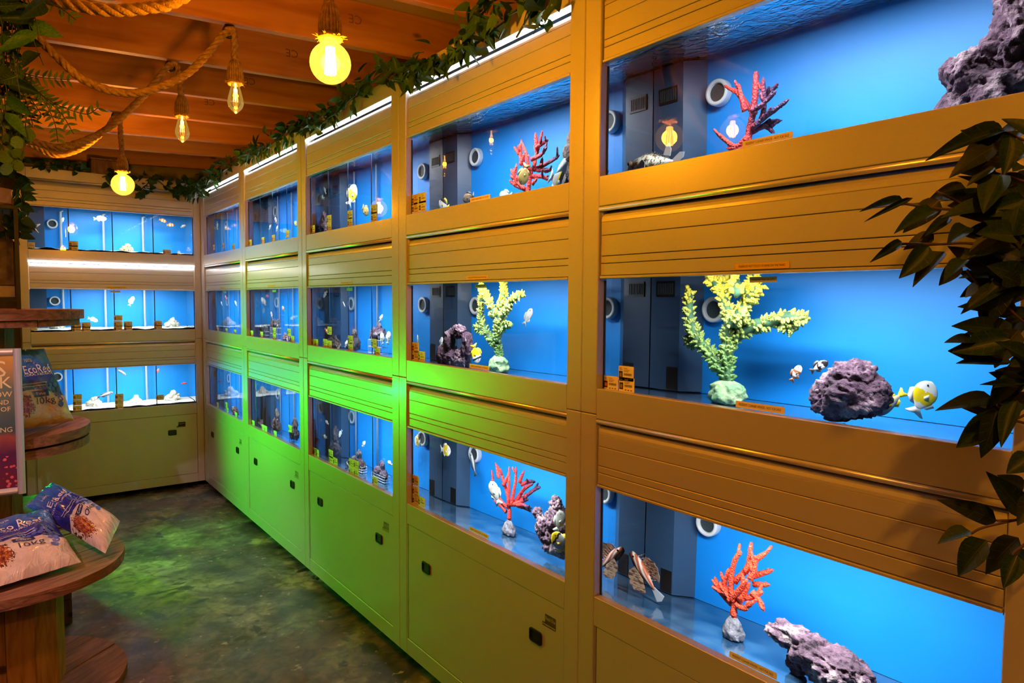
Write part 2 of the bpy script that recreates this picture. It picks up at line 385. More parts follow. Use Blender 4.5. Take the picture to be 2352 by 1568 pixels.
FICUS_MAIN=[((-0.17, 0.418, 1.907), (-0.292, 0.469, 1.865), 0.0299, -8), ((-0.124, 0.451, 1.906), (-0.15, 0.492, 1.86), 0.0355, 25), ((-0.073, 0.421, 1.898), (-0.136, 0.447, 1.861), 0.0463, -27), ((-0.263, 0.396, 1.834), (-0.295, 0.419, 1.811), 0.0168, 13), ((-0.154, 0.47, 1.821), (-0.186, 0.511, 1.818), 0.0398, 10), ((-0.266, 0.518, 1.798), (-0.326, 0.558, 1.783), 0.0143, 4), ((-0.379, 0.456, 1.786), (-0.418, 0.504, 1.756), 0.0082, -19), ((-0.194, 0.495, 1.804), (-0.232, 0.531, 1.758), 0.0355, -14), ((-0.338, 0.442, 1.769), (-0.402, 0.469, 1.738), 0.026, 10), ((-0.282, 0.512, 1.733), (-0.343, 0.526, 1.704), 0.0162, -30), ((-0.272, 0.47, 1.742), (-0.303, 0.498, 1.724), 0.0237, -8), ((-0.331, 0.452, 1.72), (-0.361, 0.478, 1.673), 0.032, -34), ((-0.299, 0.443, 1.713), (-0.343, 0.47, 1.667), 0.0286, 32), ((-0.218, 0.45, 1.699), (-0.226, 0.482, 1.667), 0.0261, -2), ((-0.285, 0.419, 1.7), (-0.33, 0.431, 1.669), 0.0245, 32), ((-0.186, 0.436, 1.661), (-0.221, 0.446, 1.649), 0.0203, -33), ((-0.179, 0.4, 1.823), (-0.188, 0.42, 1.811), 0.0196, -6), ((-0.243, 0.397, 1.776), (-0.299, 0.45, 1.766), 0.036, 30), ((-0.285, 0.42, 1.749), (-0.337, 0.423, 1.727), 0.0264, -11), ((-0.216, 0.408, 1.747), (-0.241, 0.44, 1.744), 0.0291, -21), ((-0.119, 0.412, 1.769), (-0.126, 0.431, 1.721), 0.039, 0), ((-0.256, 0.398, 1.807), (-0.267, 0.443, 1.83), 0.0103, -13), ((-0.151, 0.437, 1.736), (-0.193, 0.447, 1.713), 0.0206, -19), ((-0.119, 0.4, 1.706), (-0.166, 0.419, 1.701), 0.0306, 32), ((-0.257, 0.455, 1.768), (-0.311, 0.469, 1.738), 0.0177, -19), ((-0.18, 0.391, 1.906), (-0.195, 0.415, 1.904), 0.0233, 31), ((-0.235, 0.373, 1.838), (-0.251, 0.377, 1.828), 0.0186, -20), ((-0.075, 0.418, 1.82), (-0.138, 0.437, 1.807), 0.0253, -31), ((-0.276, 0.374, 1.676), (-0.261, 0.355, 1.664), 0.0275, 28), ((-0.139, 0.441, 1.735), (-0.129, 0.449, 1.7), 0.027, 35), ((-0.103, 0.424, 1.736), (-0.146, 0.441, 1.701), 0.0314, -22), ((-0.109, 0.424, 1.664), (-0.15, 0.475, 1.688), 0.0333, -33), ((-0.158, 0.403, 1.624), (-0.227, 0.447, 1.633), 0.032, -9), ((-0.238, 0.395, 1.599), (-0.304, 0.42, 1.606), 0.0305, -35), ((-0.271, 0.408, 1.583), (-0.312, 0.428, 1.588), 0.0237, 32), ((-0.259, 0.368, 1.585), (-0.295, 0.429, 1.565), 0.04, -20), ((-0.214, 0.379, 1.549), (-0.257, 0.435, 1.552), 0.0284, 23), ((-0.224, 0.397, 1.494), (-0.312, 0.429, 1.493), 0.0276, -2), ((-0.226, 0.384, 1.468), (-0.254, 0.433, 1.415), 0.0416, -21), ((-0.212, 0.375, 1.493), (-0.21, 0.403, 1.496), 0.024, -33), ((-0.194, 0.378, 1.597), (-0.21, 0.409, 1.543), 0.044, 19), ((-0.272, 0.356, 1.518), (-0.34, 0.373, 1.526), 0.0125, -31), ((-0.09, 0.408, 1.677), (-0.141, 0.429, 1.69), 0.0309, 17), ((-0.098, 0.399, 1.531), (-0.125, 0.405, 1.501), 0.0308, -16), ((-0.083, 0.407, 1.632), (-0.095, 0.422, 1.589), 0.0334, -17), ((-0.139, 0.391, 1.51), (-0.183, 0.412, 1.53), 0.0277, -16), ((-0.315, 0.392, 1.662), (-0.316, 0.411, 1.648), 0.0227, 29), ((-0.147, 0.385, 1.561), (-0.13, 0.403, 1.532), 0.0273, -33), ((-0.226, 0.359, 1.49), (-0.242, 0.367, 1.474), 0.0193, 32), ((-0.13, 0.415, 1.282), (-0.199, 0.462, 1.319), 0.0335, -17), ((-0.258, 0.407, 1.292), (-0.299, 0.436, 1.275), 0.0262, 30), ((-0.283, 0.377, 1.292), (-0.302, 0.41, 1.235), 0.0413, 17), ((-0.126, 0.385, 1.262), (-0.157, 0.424, 1.202), 0.0405, 8), ((-0.222, 0.357, 1.262), (-0.252, 0.363, 1.218), 0.0305, -10), ((-0.127, 0.38, 1.305), (-0.193, 0.403, 1.369), 0.0377, -21), ((-0.13, 0.38, 1.344), (-0.171, 0.393, 1.367), 0.0275, -30), ((-0.256, 0.335, 1.42), (-0.282, 0.357, 1.395), 0.0314, -12), ((-0.083, 0.382, 1.232), (-0.071, 0.398, 1.186), 0.0284, 34), ((-0.213, 0.345, 1.352), (-0.256, 0.344, 1.324), 0.0279, -28), ((-0.183, 0.396, 1.709), (-0.19, 0.412, 1.647), 0.0406, -4), ((-0.243, 0.384, 1.663), (-0.299, 0.417, 1.628), 0.0274, 8), ((-0.165, 0.4, 1.481), (-0.162, 0.412, 1.424), 0.0361, 24), ((-0.171, 0.41, 1.574), (-0.238, 0.432, 1.592), 0.0364, 24), ((-0.196, 0.37, 1.797), (-0.24, 0.408, 1.791), 0.0337, -9), ((-0.1, 0.386, 1.782), (-0.176, 0.422, 1.798), 0.0314, -18), ((-0.218, 0.357, 1.521), (-0.28, 0.377, 1.518), 0.0332, 27), ((-0.184, 0.405, 1.615), (-0.215, 0.411, 1.554), 0.0392, -7), ((-0.048, 0.397, 1.756), (-0.062, 0.404, 1.705), 0.033, -19), ((-0.097, 0.388, 1.646), (-0.133, 0.43, 1.695), 0.0324, 34), ((-0.253, 0.369, 1.718), (-0.302, 0.404, 1.71), 0.0282, 22), ((-0.121, 0.419, 1.731), (-0.112, 0.439, 1.67), 0.0369, -32), ((-0.186, 0.343, 1.525), (-0.253, 0.368, 1.568), 0.0314, -22), ((-0.096, 0.439, 1.896), (-0.144, 0.479, 1.87), 0.0328, 30), ((-0.229, 0.41, 1.786), (-0.255, 0.457, 1.792), 0.0354, -4), ((-0.208, 0.353, 1.525), (-0.232, 0.393, 1.538), 0.0316, 31), ((-0.273, 0.385, 1.726), (-0.301, 0.412, 1.705), 0.0337, 8), ((-0.26, 0.38, 1.482), (-0.284, 0.383, 1.413), 0.0345, -25), ((-0.248, 0.394, 1.825), (-0.286, 0.4, 1.768), 0.0398, 7), ((-0.148, 0.386, 1.526), (-0.21, 0.407, 1.472), 0.0297, -34), ((-0.239, 0.401, 1.687), (-0.275, 0.444, 1.722), 0.0304, -22), ((-0.19, 0.375, 1.87), (-0.245, 0.391, 1.834), 0.0339, 21), ((-0.16, 0.389, 1.732), (-0.246, 0.423, 1.75), 0.0383, -28), ((-0.209, 0.398, 1.761), (-0.252, 0.435, 1.777), 0.0291, 10), ((-0.244, 0.348, 1.552), (-0.303, 0.369, 1.584), 0.0281, 14), ((-0.212, 0.389, 1.563), (-0.272, 0.419, 1.585), 0.0362, -13), ((-0.066, 0.381, 1.476), (-0.131, 0.417, 1.488), 0.0314, 5), ((-0.18, 0.353, 1.551), (-0.237, 0.388, 1.523), 0.0273, 25), ((-0.097, 0.446, 1.908), (-0.149, 0.475, 1.921), 0.0423, -21), ((-0.087, 0.371, 1.729), (-0.124, 0.371, 1.655), 0.0391, -35), ((-0.126, 0.433, 1.705), (-0.173, 0.464, 1.723), 0.0323, 22), ((-0.205, 0.389, 1.643), (-0.215, 0.426, 1.66), 0.0375, -3), ((-0.208, 0.338, 1.593), (-0.261, 0.339, 1.551), 0.0327, 4), ((-0.114, 0.371, 1.696), (-0.112, 0.396, 1.641), 0.0386, -29), ((-0.139, 0.395, 1.818), (-0.183, 0.42, 1.837), 0.0301, 0), ((-0.266, 0.398, 1.862), (-0.327, 0.425, 1.83), 0.0325, 1), ((-0.088, 0.409, 1.707), (-0.159, 0.432, 1.686), 0.0369, -1), ((-0.083, 0.378, 1.655), (-0.089, 0.419, 1.675), 0.0298, -21), ((-0.245, 0.367, 1.704), (-0.243, 0.396, 1.672), 0.0364, 33), ((-0.138, 0.36, 1.73), (-0.204, 0.378, 1.758), 0.0412, 30), ((-0.197, 0.388, 1.769), (-0.232, 0.445, 1.778), 0.0323, 8), ((-0.109, 0.417, 1.871), (-0.183, 0.446, 1.852), 0.0282, 20), ((-0.234, 0.38, 1.731), (-0.271, 0.402, 1.758), 0.0294, 24), ((-0.142, 0.437, 1.789), (-0.216, 0.47, 1.813), 0.0432, -20), ((-0.197, 0.383, 1.674), (-0.21, 0.392, 1.63), 0.0366, -8), ((-0.253, 0.357, 1.497), (-0.292, 0.363, 1.434), 0.0261, 16), ((-0.063, 0.389, 1.759), (-0.136, 0.409, 1.751), 0.0398, 4), ((-0.083, 0.378, 1.792), (-0.169, 0.407, 1.783), 0.0309, 24), ((-0.244, 0.37, 1.774), (-0.247, 0.377, 1.731), 0.0324, 4), ((-0.111, 0.36, 1.609), (-0.171, 0.392, 1.628), 0.0349, -6), ((-0.125, 0.375, 1.799), (-0.179, 0.406, 1.751), 0.0379, 11), ((-0.167, 0.379, 1.792), (-0.184, 0.382, 1.726), 0.0398, -33), ((-0.155, 0.392, 1.626), (-0.201, 0.426, 1.627), 0.0309, -19), ((-0.132, 0.42, 1.839), (-0.153, 0.454, 1.806), 0.0434, -3), ((-0.238, 0.386, 1.879), (-0.25, 0.388, 1.823), 0.0323, -28), ((-0.241, 0.362, 1.677), (-0.282, 0.389, 1.691), 0.0336, -29), ((-0.189, 0.388, 1.705), (-0.226, 0.418, 1.724), 0.04, -32), ((-0.126, 0.369, 1.564), (-0.184, 0.377, 1.503), 0.0373, 16), ((-0.158, 0.421, 1.558), (-0.21, 0.462, 1.562), 0.0423, -31), ((-0.149, 0.372, 1.724), (-0.218, 0.413, 1.71), 0.0371, 32), ((-0.22, 0.362, 1.874), (-0.23, 0.4, 1.911), 0.0317, 35), ((-0.163, 0.424, 1.668), (-0.154, 0.436, 1.593), 0.0395, -21), ((-0.077, 0.414, 1.716), (-0.137, 0.455, 1.684), 0.0425, 32), ((-0.109, 0.431, 1.81), (-0.18, 0.457, 1.784), 0.0361, 20), ((-0.073, 0.399, 1.701), (-0.152, 0.425, 1.691), 0.039, -10), ((-0.101, 0.396, 1.851), (-0.165, 0.414, 1.794), 0.0387, 28), ((-0.2, 0.361, 1.673), (-0.239, 0.414, 1.69), 0.0339, -25), ((-0.179, 0.405, 1.878), (-0.209, 0.462, 1.909), 0.0335, -20), ((-0.233, 0.383, 1.671), (-0.254, 0.394, 1.606), 0.0295, -13), ((-0.267, 0.368, 1.733), (-0.329, 0.39, 1.735), 0.0376, -24), ((-0.081, 0.422, 1.917), (-0.122, 0.463, 1.879), 0.0352, 28), ((-0.241, 0.375, 1.749), (-0.256, 0.41, 1.768), 0.0388, -27), ((-0.145, 0.378, 1.775), (-0.188, 0.417, 1.733), 0.0279, -10), ((-0.064, 0.381, 1.704), (-0.104, 0.416, 1.724), 0.0433, 6), ((-0.118, 0.421, 1.679), (-0.194, 0.45, 1.693), 0.0286, 35), ((-0.122, 0.382, 1.798), (-0.168, 0.409, 1.802), 0.0386, 21), ((-0.218, 0.374, 1.698), (-0.227, 0.42, 1.731), 0.0282, 5), ((-0.208, 0.373, 1.534), (-0.227, 0.403, 1.481), 0.0306, -4), ((-0.225, 0.368, 1.788), (-0.261, 0.412, 1.766), 0.0334, -32), ((-0.115, 0.402, 1.613), (-0.157, 0.411, 1.57), 0.0334, 10), ((-0.107, 0.446, 1.852), (-0.152, 0.487, 1.864), 0.0354, 11), ((-0.202, 0.375, 1.749), (-0.282, 0.397, 1.735), 0.0361, -33), ((-0.235, 0.363, 1.688), (-0.271, 0.396, 1.652), 0.0315, -5), ((-0.189, 0.385, 1.475), (-0.223, 0.441, 1.478), 0.0339, -26)]
FICUS_BRANCH=[[(-0.16, 0.22, 1.832), (-0.099, 0.345, 1.882), (-0.147, 0.381, 1.881), (-0.189, 0.414, 1.901)], [(-0.16, 0.22, 1.705), (-0.103, 0.339, 1.755), (-0.176, 0.398, 1.808), (-0.246, 0.448, 1.781), (-0.305, 0.492, 1.787), (-0.311, 0.498, 1.792)], [(-0.16, 0.22, 1.652), (-0.104, 0.336, 1.702), (-0.179, 0.393, 1.715), (-0.232, 0.433, 1.728), (-0.269, 0.461, 1.727), (-0.317, 0.497, 1.727)], [(-0.16, 0.22, 1.625), (-0.105, 0.335, 1.675), (-0.197, 0.401, 1.635), (-0.238, 0.435, 1.688)], [(-0.16, 0.22, 1.506), (-0.109, 0.329, 1.556), (-0.182, 0.388, 1.621), (-0.207, 0.411, 1.674)], [(-0.16, 0.22, 1.466), (-0.11, 0.327, 1.516), (-0.181, 0.376, 1.462), (-0.207, 0.397, 1.482)], [(-0.16, 0.22, 1.386), (-0.123, 0.331, 1.436), (-0.176, 0.372, 1.455), (-0.202, 0.392, 1.462)], [(-0.16, 0.22, 1.286), (-0.115, 0.318, 1.336), (-0.175, 0.36, 1.309), (-0.212, 0.388, 1.305)], [(-0.16, 0.22, 1.279), (-0.116, 0.317, 1.329), (-0.18, 0.364, 1.309), (-0.229, 0.399, 1.295), (-0.245, 0.411, 1.285)], [(-0.16, 0.22, 1.253), (-0.116, 0.316, 1.303), (-0.187, 0.366, 1.262), (-0.193, 0.369, 1.242)], [(-0.16, 0.22, 1.732), (-0.102, 0.34, 1.782), (-0.193, 0.408, 1.768), (-0.272, 0.469, 1.807)], [(-0.16, 0.22, 1.785), (-0.1, 0.343, 1.835), (-0.149, 0.378, 1.821), (-0.191, 0.411, 1.834)]]
HANG_STRANDS={'bead': [[(-1.379, 2.917, 2.709), (-1.383, 2.905, 2.507), (-1.391, 2.898, 2.333), (-1.392, 2.885, 2.146)], [(-1.363, 2.905, 2.709), (-1.372, 2.895, 2.478), (-1.373, 2.882, 2.29), (-1.373, 2.87, 2.132)], [(-1.352, 2.896, 2.695), (-1.356, 2.884, 2.493), (-1.368, 2.88, 2.319), (-1.368, 2.869, 2.175)], [(-1.335, 2.884, 2.709), (-1.338, 2.874, 2.536), (-1.348, 2.868, 2.363), (-1.357, 2.864, 2.218)], [(-1.376, 2.912, 2.68), (-1.378, 2.903, 2.536), (-1.385, 2.899, 2.406)], [(-1.356, 2.9, 2.709), (-1.364, 2.893, 2.536), (-1.364, 2.88, 2.363), (-1.381, 2.88, 2.189)], [(-1.342, 2.889, 2.709), (-1.346, 2.877, 2.507), (-1.354, 2.87, 2.334), (-1.355, 2.857, 2.146), (-1.354, 2.852, 2.085)], [(-1.332, 2.879, 2.68), (-1.343, 2.871, 2.449), (-1.341, 2.857, 2.276), (-1.348, 2.852, 2.146)], [(-1.372, 2.901, 2.565), (-1.38, 2.894, 2.391), (-1.382, 2.885, 2.247)], [(-1.358, 2.879, 2.406), (-1.36, 2.87, 2.262), (-1.358, 2.858, 2.117)], [(-1.324, 2.876, 2.709), (-1.333, 2.872, 2.565), (-1.338, 2.868, 2.449)]], 'broad': [[(-1.377, 2.851, 2.686), (-1.375, 2.841, 2.573), (-1.385, 2.841, 2.474), (-1.381, 2.83, 2.361)], [(-1.36, 2.838, 2.686), (-1.353, 2.824, 2.559), (-1.361, 2.821, 2.446)], [(-1.392, 2.84, 2.389), (-1.377, 2.823, 2.304), (-1.385, 2.823, 2.22)], [(-1.315, 2.805, 2.686), (-1.315, 2.799, 2.615), (-1.296, 2.78, 2.545), (-1.287, 2.768, 2.474)], [(-1.292, 2.788, 2.686), (-1.277, 2.771, 2.616), (-1.262, 2.756, 2.574)], [(-1.327, 2.812, 2.672), (-1.319, 2.798, 2.559), (-1.299, 2.776, 2.46), (-1.278, 2.756, 2.39)]], 'fern': [[(-1.354, 3.067, 2.44), (-1.332, 3.049, 2.433), (-1.276, 3.006, 2.415), (-1.191, 2.942, 2.406)], [(-1.347, 3.059, 2.418), (-1.31, 3.03, 2.398), (-1.278, 3.003, 2.359), (-1.233, 2.967, 2.32), (-1.152, 2.904, 2.286), (-1.115, 2.877, 2.307)], [(-1.347, 3.059, 2.418), (-1.31, 3.03, 2.398), (-1.267, 2.993, 2.331), (-1.246, 2.973, 2.278), (-1.236, 2.963, 2.236), (-1.232, 2.956, 2.186)], [(-1.347, 3.059, 2.411), (-1.305, 3.025, 2.383), (-1.25, 2.98, 2.324), (-1.218, 2.953, 2.285), (-1.186, 2.924, 2.215)], [(-1.347, 3.058, 2.404), (-1.322, 3.038, 2.376), (-1.298, 3.016, 2.327), (-1.277, 2.997, 2.285)], [(-1.347, 3.058, 2.404), (-1.326, 3.039, 2.359), (-1.311, 3.023, 2.299), (-1.301, 3.012, 2.246)], [(-1.362, 3.068, 2.376), (-1.341, 3.048, 2.334), (-1.32, 3.029, 2.281), (-1.324, 3.028, 2.228)], [(-1.253, 3.01, 2.709), (-1.234, 2.994, 2.674), (-1.206, 2.971, 2.656), (-1.168, 2.94, 2.618)], [(-1.356, 3.064, 2.387), (-1.346, 3.053, 2.341), (-1.345, 3.048, 2.291)]], 'pothos': [[(-1.418, 2.815, 2.634), (-1.393, 2.79, 2.552), (-1.383, 2.779, 2.497)], [(-1.427, 2.8, 2.33), (-1.395, 2.772, 2.276), (-1.388, 2.763, 2.227)], [(-1.429, 2.796, 2.261), (-1.393, 2.763, 2.179), (-1.394, 2.761, 2.131)], [(-1.358, 2.754, 2.414), (-1.35, 2.742, 2.331), (-1.345, 2.735, 2.283)]], 'euca': [[(-1.371, 2.881, 2.305), (-1.362, 2.867, 2.204), (-1.359, 2.858, 2.117), (-1.366, 2.86, 2.067)], [(-1.383, 2.888, 2.276), (-1.392, 2.887, 2.175), (-1.389, 2.879, 2.088)], [(-1.36, 2.87, 2.262), (-1.334, 2.844, 2.175), (-1.342, 2.844, 2.088)]], 'ivy': [[(-1.342, 4.356, 2.236), (-1.306, 4.331, 2.259), (-1.3, 4.319, 2.149), (-1.314, 4.318, 1.995), (-1.324, 4.321, 1.94)], [(-1.35, 4.364, 2.258), (-1.332, 4.352, 2.28), (-1.307, 4.329, 2.215), (-1.299, 4.313, 2.083), (-1.31, 4.311, 1.951)], [(-1.382, 4.375, 2.082), (-1.375, 4.364, 1.994), (-1.369, 4.354, 1.929)], [(-1.346, 4.348, 2.082), (-1.344, 4.34, 1.995), (-1.351, 4.341, 1.94)], [(-1.376, 4.384, 2.258), (-1.349, 4.366, 2.302), (-1.321, 4.348, 2.324), (-1.305, 4.333, 2.292)], [(-1.386, 4.388, 2.214), (-1.359, 4.371, 2.258), (-1.341, 4.358, 2.269)]], 'sprig': [[(-1.327, 4.279, 2.195), (-1.301, 4.259, 2.174), (-1.285, 4.244, 2.131)], [(-1.322, 4.275, 2.185), (-1.293, 4.252, 2.163), (-1.274, 4.237, 2.146)], [(-1.335, 4.286, 2.195), (-1.311, 4.264, 2.152), (-1.303, 4.255, 2.109)]]}

# ------------------------------------------------------------------ room shell
X0, X1, Y0_, Y1, ZC = -3.3, 0.62, -2.6, 6.95, 3.02

def floor_mat():
    m = bpy.data.materials.new('worn_concrete'); m.use_nodes = True
    nt = m.node_tree; b = nt.nodes['Principled BSDF']
    tc = nd(nt, 'ShaderNodeTexCoord')
    def nz(s, d=5, dist=0.0):
        n = nd(nt, 'ShaderNodeTexNoise'); n.inputs['Scale'].default_value = s; n.inputs['Detail'].default_value = d
        n.inputs['Distortion'].default_value = dist
        nt.links.new(tc.outputs['Object'], n.inputs[0]); return n.outputs[0]
    base = ramp(nt, nz(3.0, 12, 0.5), [(0.36, (0.028, 0.022, 0.017)), (0.5, (0.11, 0.095, 0.075)), (0.64, (0.25, 0.225, 0.18))])
    st = ramp(nt, nz(1.3, 4, 1.2), [(0.52, (0, 0, 0)), (0.60, (1, 1, 1))])
    mx = nd(nt, 'ShaderNodeMix', data_type='RGBA')
    nt.links.new(st, mx.inputs[0]); nt.links.new(base, mx.inputs[6]); mx.inputs[7].default_value = (0.085, 0.048, 0.03, 1)
    st2 = ramp(nt, nz(3.1, 6, 1.6), [(0.60, (0, 0, 0)), (0.64, (1, 1, 1))])
    mx2 = nd(nt, 'ShaderNodeMix', data_type='RGBA')
    nt.links.new(st2, mx2.inputs[0]); nt.links.new(mx.outputs[2], mx2.inputs[6]); mx2.inputs[7].default_value = (0.02, 0.019, 0.017, 1)
    fl = ramp(nt, nz(26, 3), [(0.66, (0, 0, 0)), (0.72, (1, 1, 1))])
    mx3 = nd(nt, 'ShaderNodeMix', data_type='RGBA')
    nt.links.new(fl, mx3.inputs[0]); nt.links.new(mx2.outputs[2], mx3.inputs[6]); mx3.inputs[7].default_value = (0.26, 0.23, 0.18, 1)
    gr = ramp(nt, nz(16, 10, 0.8), [(0.34, (0.35, 0.33, 0.30)), (0.52, (0.95, 0.95, 0.95)), (0.68, (1.5, 1.45, 1.35))])
    mm = nd(nt, 'ShaderNodeMix', data_type='RGBA', blend_type='MULTIPLY'); mm.inputs[0].default_value = 1.0
    nt.links.new(mx3.outputs[2], mm.inputs[6]); nt.links.new(gr, mm.inputs[7])
    nt.links.new(mm.outputs[2], b.inputs['Base Color'])
    rr = ramp(nt, nz(5), [(0.3, (0.45, 0.45, 0.45)), (0.7, (0.8, 0.8, 0.8))])
    nt.links.new(rr, b.inputs['Roughness'])
    bp = nd(nt, 'ShaderNodeBump'); bp.inputs['Strength'].default_value = 0.25; bp.inputs['Distance'].default_value = 0.02
    nt.links.new(nz(9, 8), bp.inputs['Height']); nt.links.new(bp.outputs[0], b.inputs['Normal'])
    return m

M_wall = pm('dark_timber_wall', (0.10, 0.075, 0.06), 0.8, bump=0.2, bscale=30)
M_ceil = pm('ceiling_board', (0.62, 0.58, 0.54), 0.7, noise_col=[(0.3, (0.52, 0.48, 0.44)), (0.7, (0.68, 0.64, 0.60))], scale=2)
struct(bxo('floor', (X0, Y0_, -0.1), (X1, Y1, 0.0), floor_mat()))
JTILT = atan2(0.045, 1)
def jz(x): return 2.72 + 0.045 * (x + 1.2)
ceil = struct(bxo('ceiling', (X0, Y0_, jz(X0) + 0.2), (X1 + 0.02, Y1, jz(X0) + 0.3), M_ceil))
ceil.rotation_euler = (0, -JTILT, 0)
struct(bxo('wall_right', (X1, Y0_, 0), (X1 + 0.1, Y1, ZC), M_wall))
struct(bxo('wall_left', (X0 - 0.1, Y0_, 0), (X0, Y1, ZC), M_wall))
struct(bxo('wall_back', (X0, Y1, 0), (X1, Y1 + 0.1, ZC), pm('pale_back_wall', (0.5, 0.47, 0.44), 0.8, bump=0.5, bscale=9)))
struct(bxo('wall_front', (X0, Y0_ - 0.1, 0), (X1, Y0_, ZC), M_wall))

# ceiling joists: planed pine beams, slightly rising towards the racks
M_pine = wood_mat('pine_joist', (0.42, 0.15, 0.04), (0.60, 0.26, 0.09), (0.70, 0.36, 0.15), scale=1.6, stretch=(1.0, 9, 9))
JM = MB(); JM.box((X0 - X0, -0.0225, 0), (X1 - X0, 0.0225, 0.2))
JME = JM.mesh('joist', M_pine, False, 0.003)
M_stamp = pm('joist_stamp_ink', (0.22, 0.12, 0.06), 0.8)
CJ = ceil
for i, y in enumerate((-2.1, -1.5, -0.9, -0.3, 0.3, 0.9, 1.5, 1.99, 2.40, 2.99, 3.58, 4.17, 4.75, 5.38, 5.95, 6.6)):
    j = put('joist', JME, CJ, (0.002, y - Y0_, -0.2005))
    if y in (2.99, 3.58, 4.17, 4.75):
        x0 = {2.99: -0.10, 3.58: -0.18, 4.17: -0.22, 4.75: -0.3}[y]
        m = MB()
        # upside-down approval stamp on the joist face
        add_text(m, 'CE', 0.055, lambda a, c: (x0 - X0 - a, -0.0235, 0.12 - c))
        m.build('stamp', M_stamp, j)

# ------------------------------------------------------------------ aquarium racks
RY0, RP, RW = 6.2448, 1.1882, 1.0536        # far edge of the first window, module pitch, window width
HX = (RP - RW) / 2
BOT, DB, DT = 0.06, 0.135, 0.650
W3B, W3T, R2B, W2B, W2T, R1B, W1B, W1T, TOPS, TOP = 0.742, 1.080, 1.286, 1.376, 1.703, 1.915, 2.002, 2.327, 2.535, 2.612
ROWS = {1: (W1B, W1T, TOPS), 2: (W2B, W2T, R1B), 3: (W3B, W3T, R2B)}
SURF = {1: 2.352, 2: 1.745, 3: 1.135}
GL = 0.03        # depth of the glass behind the front face
BACKD = 0.405    # depth of the blue back panel
BACKY = 6.355
YB_W = 1.158
def tw(k, u, d, z):
    """tank coordinates of rack k (0 = far end) to the room"""
    return Vector((d, RY0 - k*RP - u, z))

def round_rect(w, h, r, n=4):
    pts = []
    for cx, cy, a0 in ((w/2-r, h/2-r, 0), (-w/2+r, h/2-r, pi/2), (-w/2+r, -h/2+r, pi), (w/2-r, -h/2+r, 3*pi/2)):
        for i in range(n+1):
            a = a0 + pi/2*i/n
            pts.append((cx + r*cos(a), cy + r*sin(a)))
    return pts

# card with a small picture, bar code and lines of print
def card_mesh(kind):
    m = MB(); w, h = 0.060, 0.043
    m.prism(round_rect(w, h, 0.003, 2), 'y', 0, 0.0012)
    def r(x0, z0, x1, z1, mi, y=-0.0004):
        m.poly([(x0, y, z0), (x1, y, z0), (x1, y, z1), (x0, y, z1)], mi)
    r(-0.028, -0.014, -0.013, 0.006, 1)
    r(-0.025, -0.010, -0.016, 0.001, 2 if kind else 3, -0.0006)
    for z, x1 in ((0.015, 0.006), (0.010, 0.014), (0.006, 0.010)): r(-0.008, z-0.0012, x1, z+0.0004, 3)
    x = -0.007
    rng = random.Random(kind)
    while x < 0.023:
        b = rng.choice((0.0006, 0.001, 0.0014)); r(x, -0.006, x+b, 0.001, 1); x += b + 0.001
    for x in (-0.006, 0.005, 0.016): r(x, -0.016, x+0.006, -0.0135, 1)
    r(-0.027, 0.010, -0.013, 0.0115, 3); r(-0.027, 0.014, -0.016, 0.0155, 3)
    return m.mesh('price_card', [M_card, M_ink, M_inkorange, M_inkgrey])
CARD = [card_mesh(0), card_mesh(1)]

def print_label(parent, text, u, z, wdt, hgt, mat, y, name='label'):
    m = MB(); m.prism(round_rect(wdt, hgt, 0.001, 1), 'y', 0, 0.0008)
    add_text(m, text, hgt*0.52, lambda a, c: (a, -0.0004, c), 1, wdt*0.86)
    return m.build(name, [mat, M_ink], parent, (u, y, z))

def handle_mesh():
    m = MB(); w, h = 0.066, 0.046
    outer = round_rect(w, h, 0.010, 4); inner = round_rect(w-0.012, h-0.012, 0.007, 4)
    n = len(outer)
    def ring(pts, y): return [(p[0], y, p[1]) for p in pts]
    rows = [ring(outer, 0.0), ring(outer, -0.004), ring(inner, -0.005), ring(inner, -0.0008)]
    m.grid(rows, 0, True)
    m.poly(ring(inner, -0.0008)[::-1], 0)
    m.box((-0.022, -0.003, -0.015), (0.022, -0.0009, -0.012), 0)
    return m.mesh('handle', [M_black, M_dark], False)
HANDLE = handle_mesh()

def badge(parent, u, z):
    m = MB(); m.box((-0.022, -0.002, -0.006), (0.034, 0, 0.024)); m.box((-0.036, -0.002, -0.019), (0.034, 0, -0.0055))
    add_text(m, 'Retail One', 0.017, lambda a, c: (a + 0.006, -0.0025, c + 0.010), 1, 0.048)
    for i in range(9): m.box((-0.033 + i*0.0072, -0.0025, -0.014), (-0.0285 + i*0.0072, -0.002, -0.011), 1)
    m.build('badge', [M_black, pm('badge_print', (0.6, 0.58, 0.5), 0.6)], parent, (u, 0.002, z))

def shutter_top(wd, T, bz):
    m = MB(); R = 0.032
    prof = [(0.008 + R*(1 - cos(a)), T - R*(1 - sin(a))) for a in [pi/2*i/6 for i in range(7)]]   # y, z : front to top
    prof = [(0.008, T - R)] + prof[1:]
    inner = [(y + 0.004, z - 0.004) for y, z in prof]
    rows = [[(0.004, y, z), (wd - 0.004, y, z)] for y, z in prof + [(0.075, T)] + [(0.075, T-0.006)] + inner[::-1]]
    m.grid([[r[1], r[0]] for r in rows])
    for x, s in ((0.004, 1), (wd - 0.004, -1)):
        m.poly([(x, y, z) for y, z in (prof + [(0.075, T), (0.075, T-0.006)] + inner[::-1])][::s])
    m.box((0.006, 0.020, bz + 0.004), (wd - 0.006, 0.023, T - 0.03), 1)
    return m.mesh('shutter', [M_panel, M_dark], False)

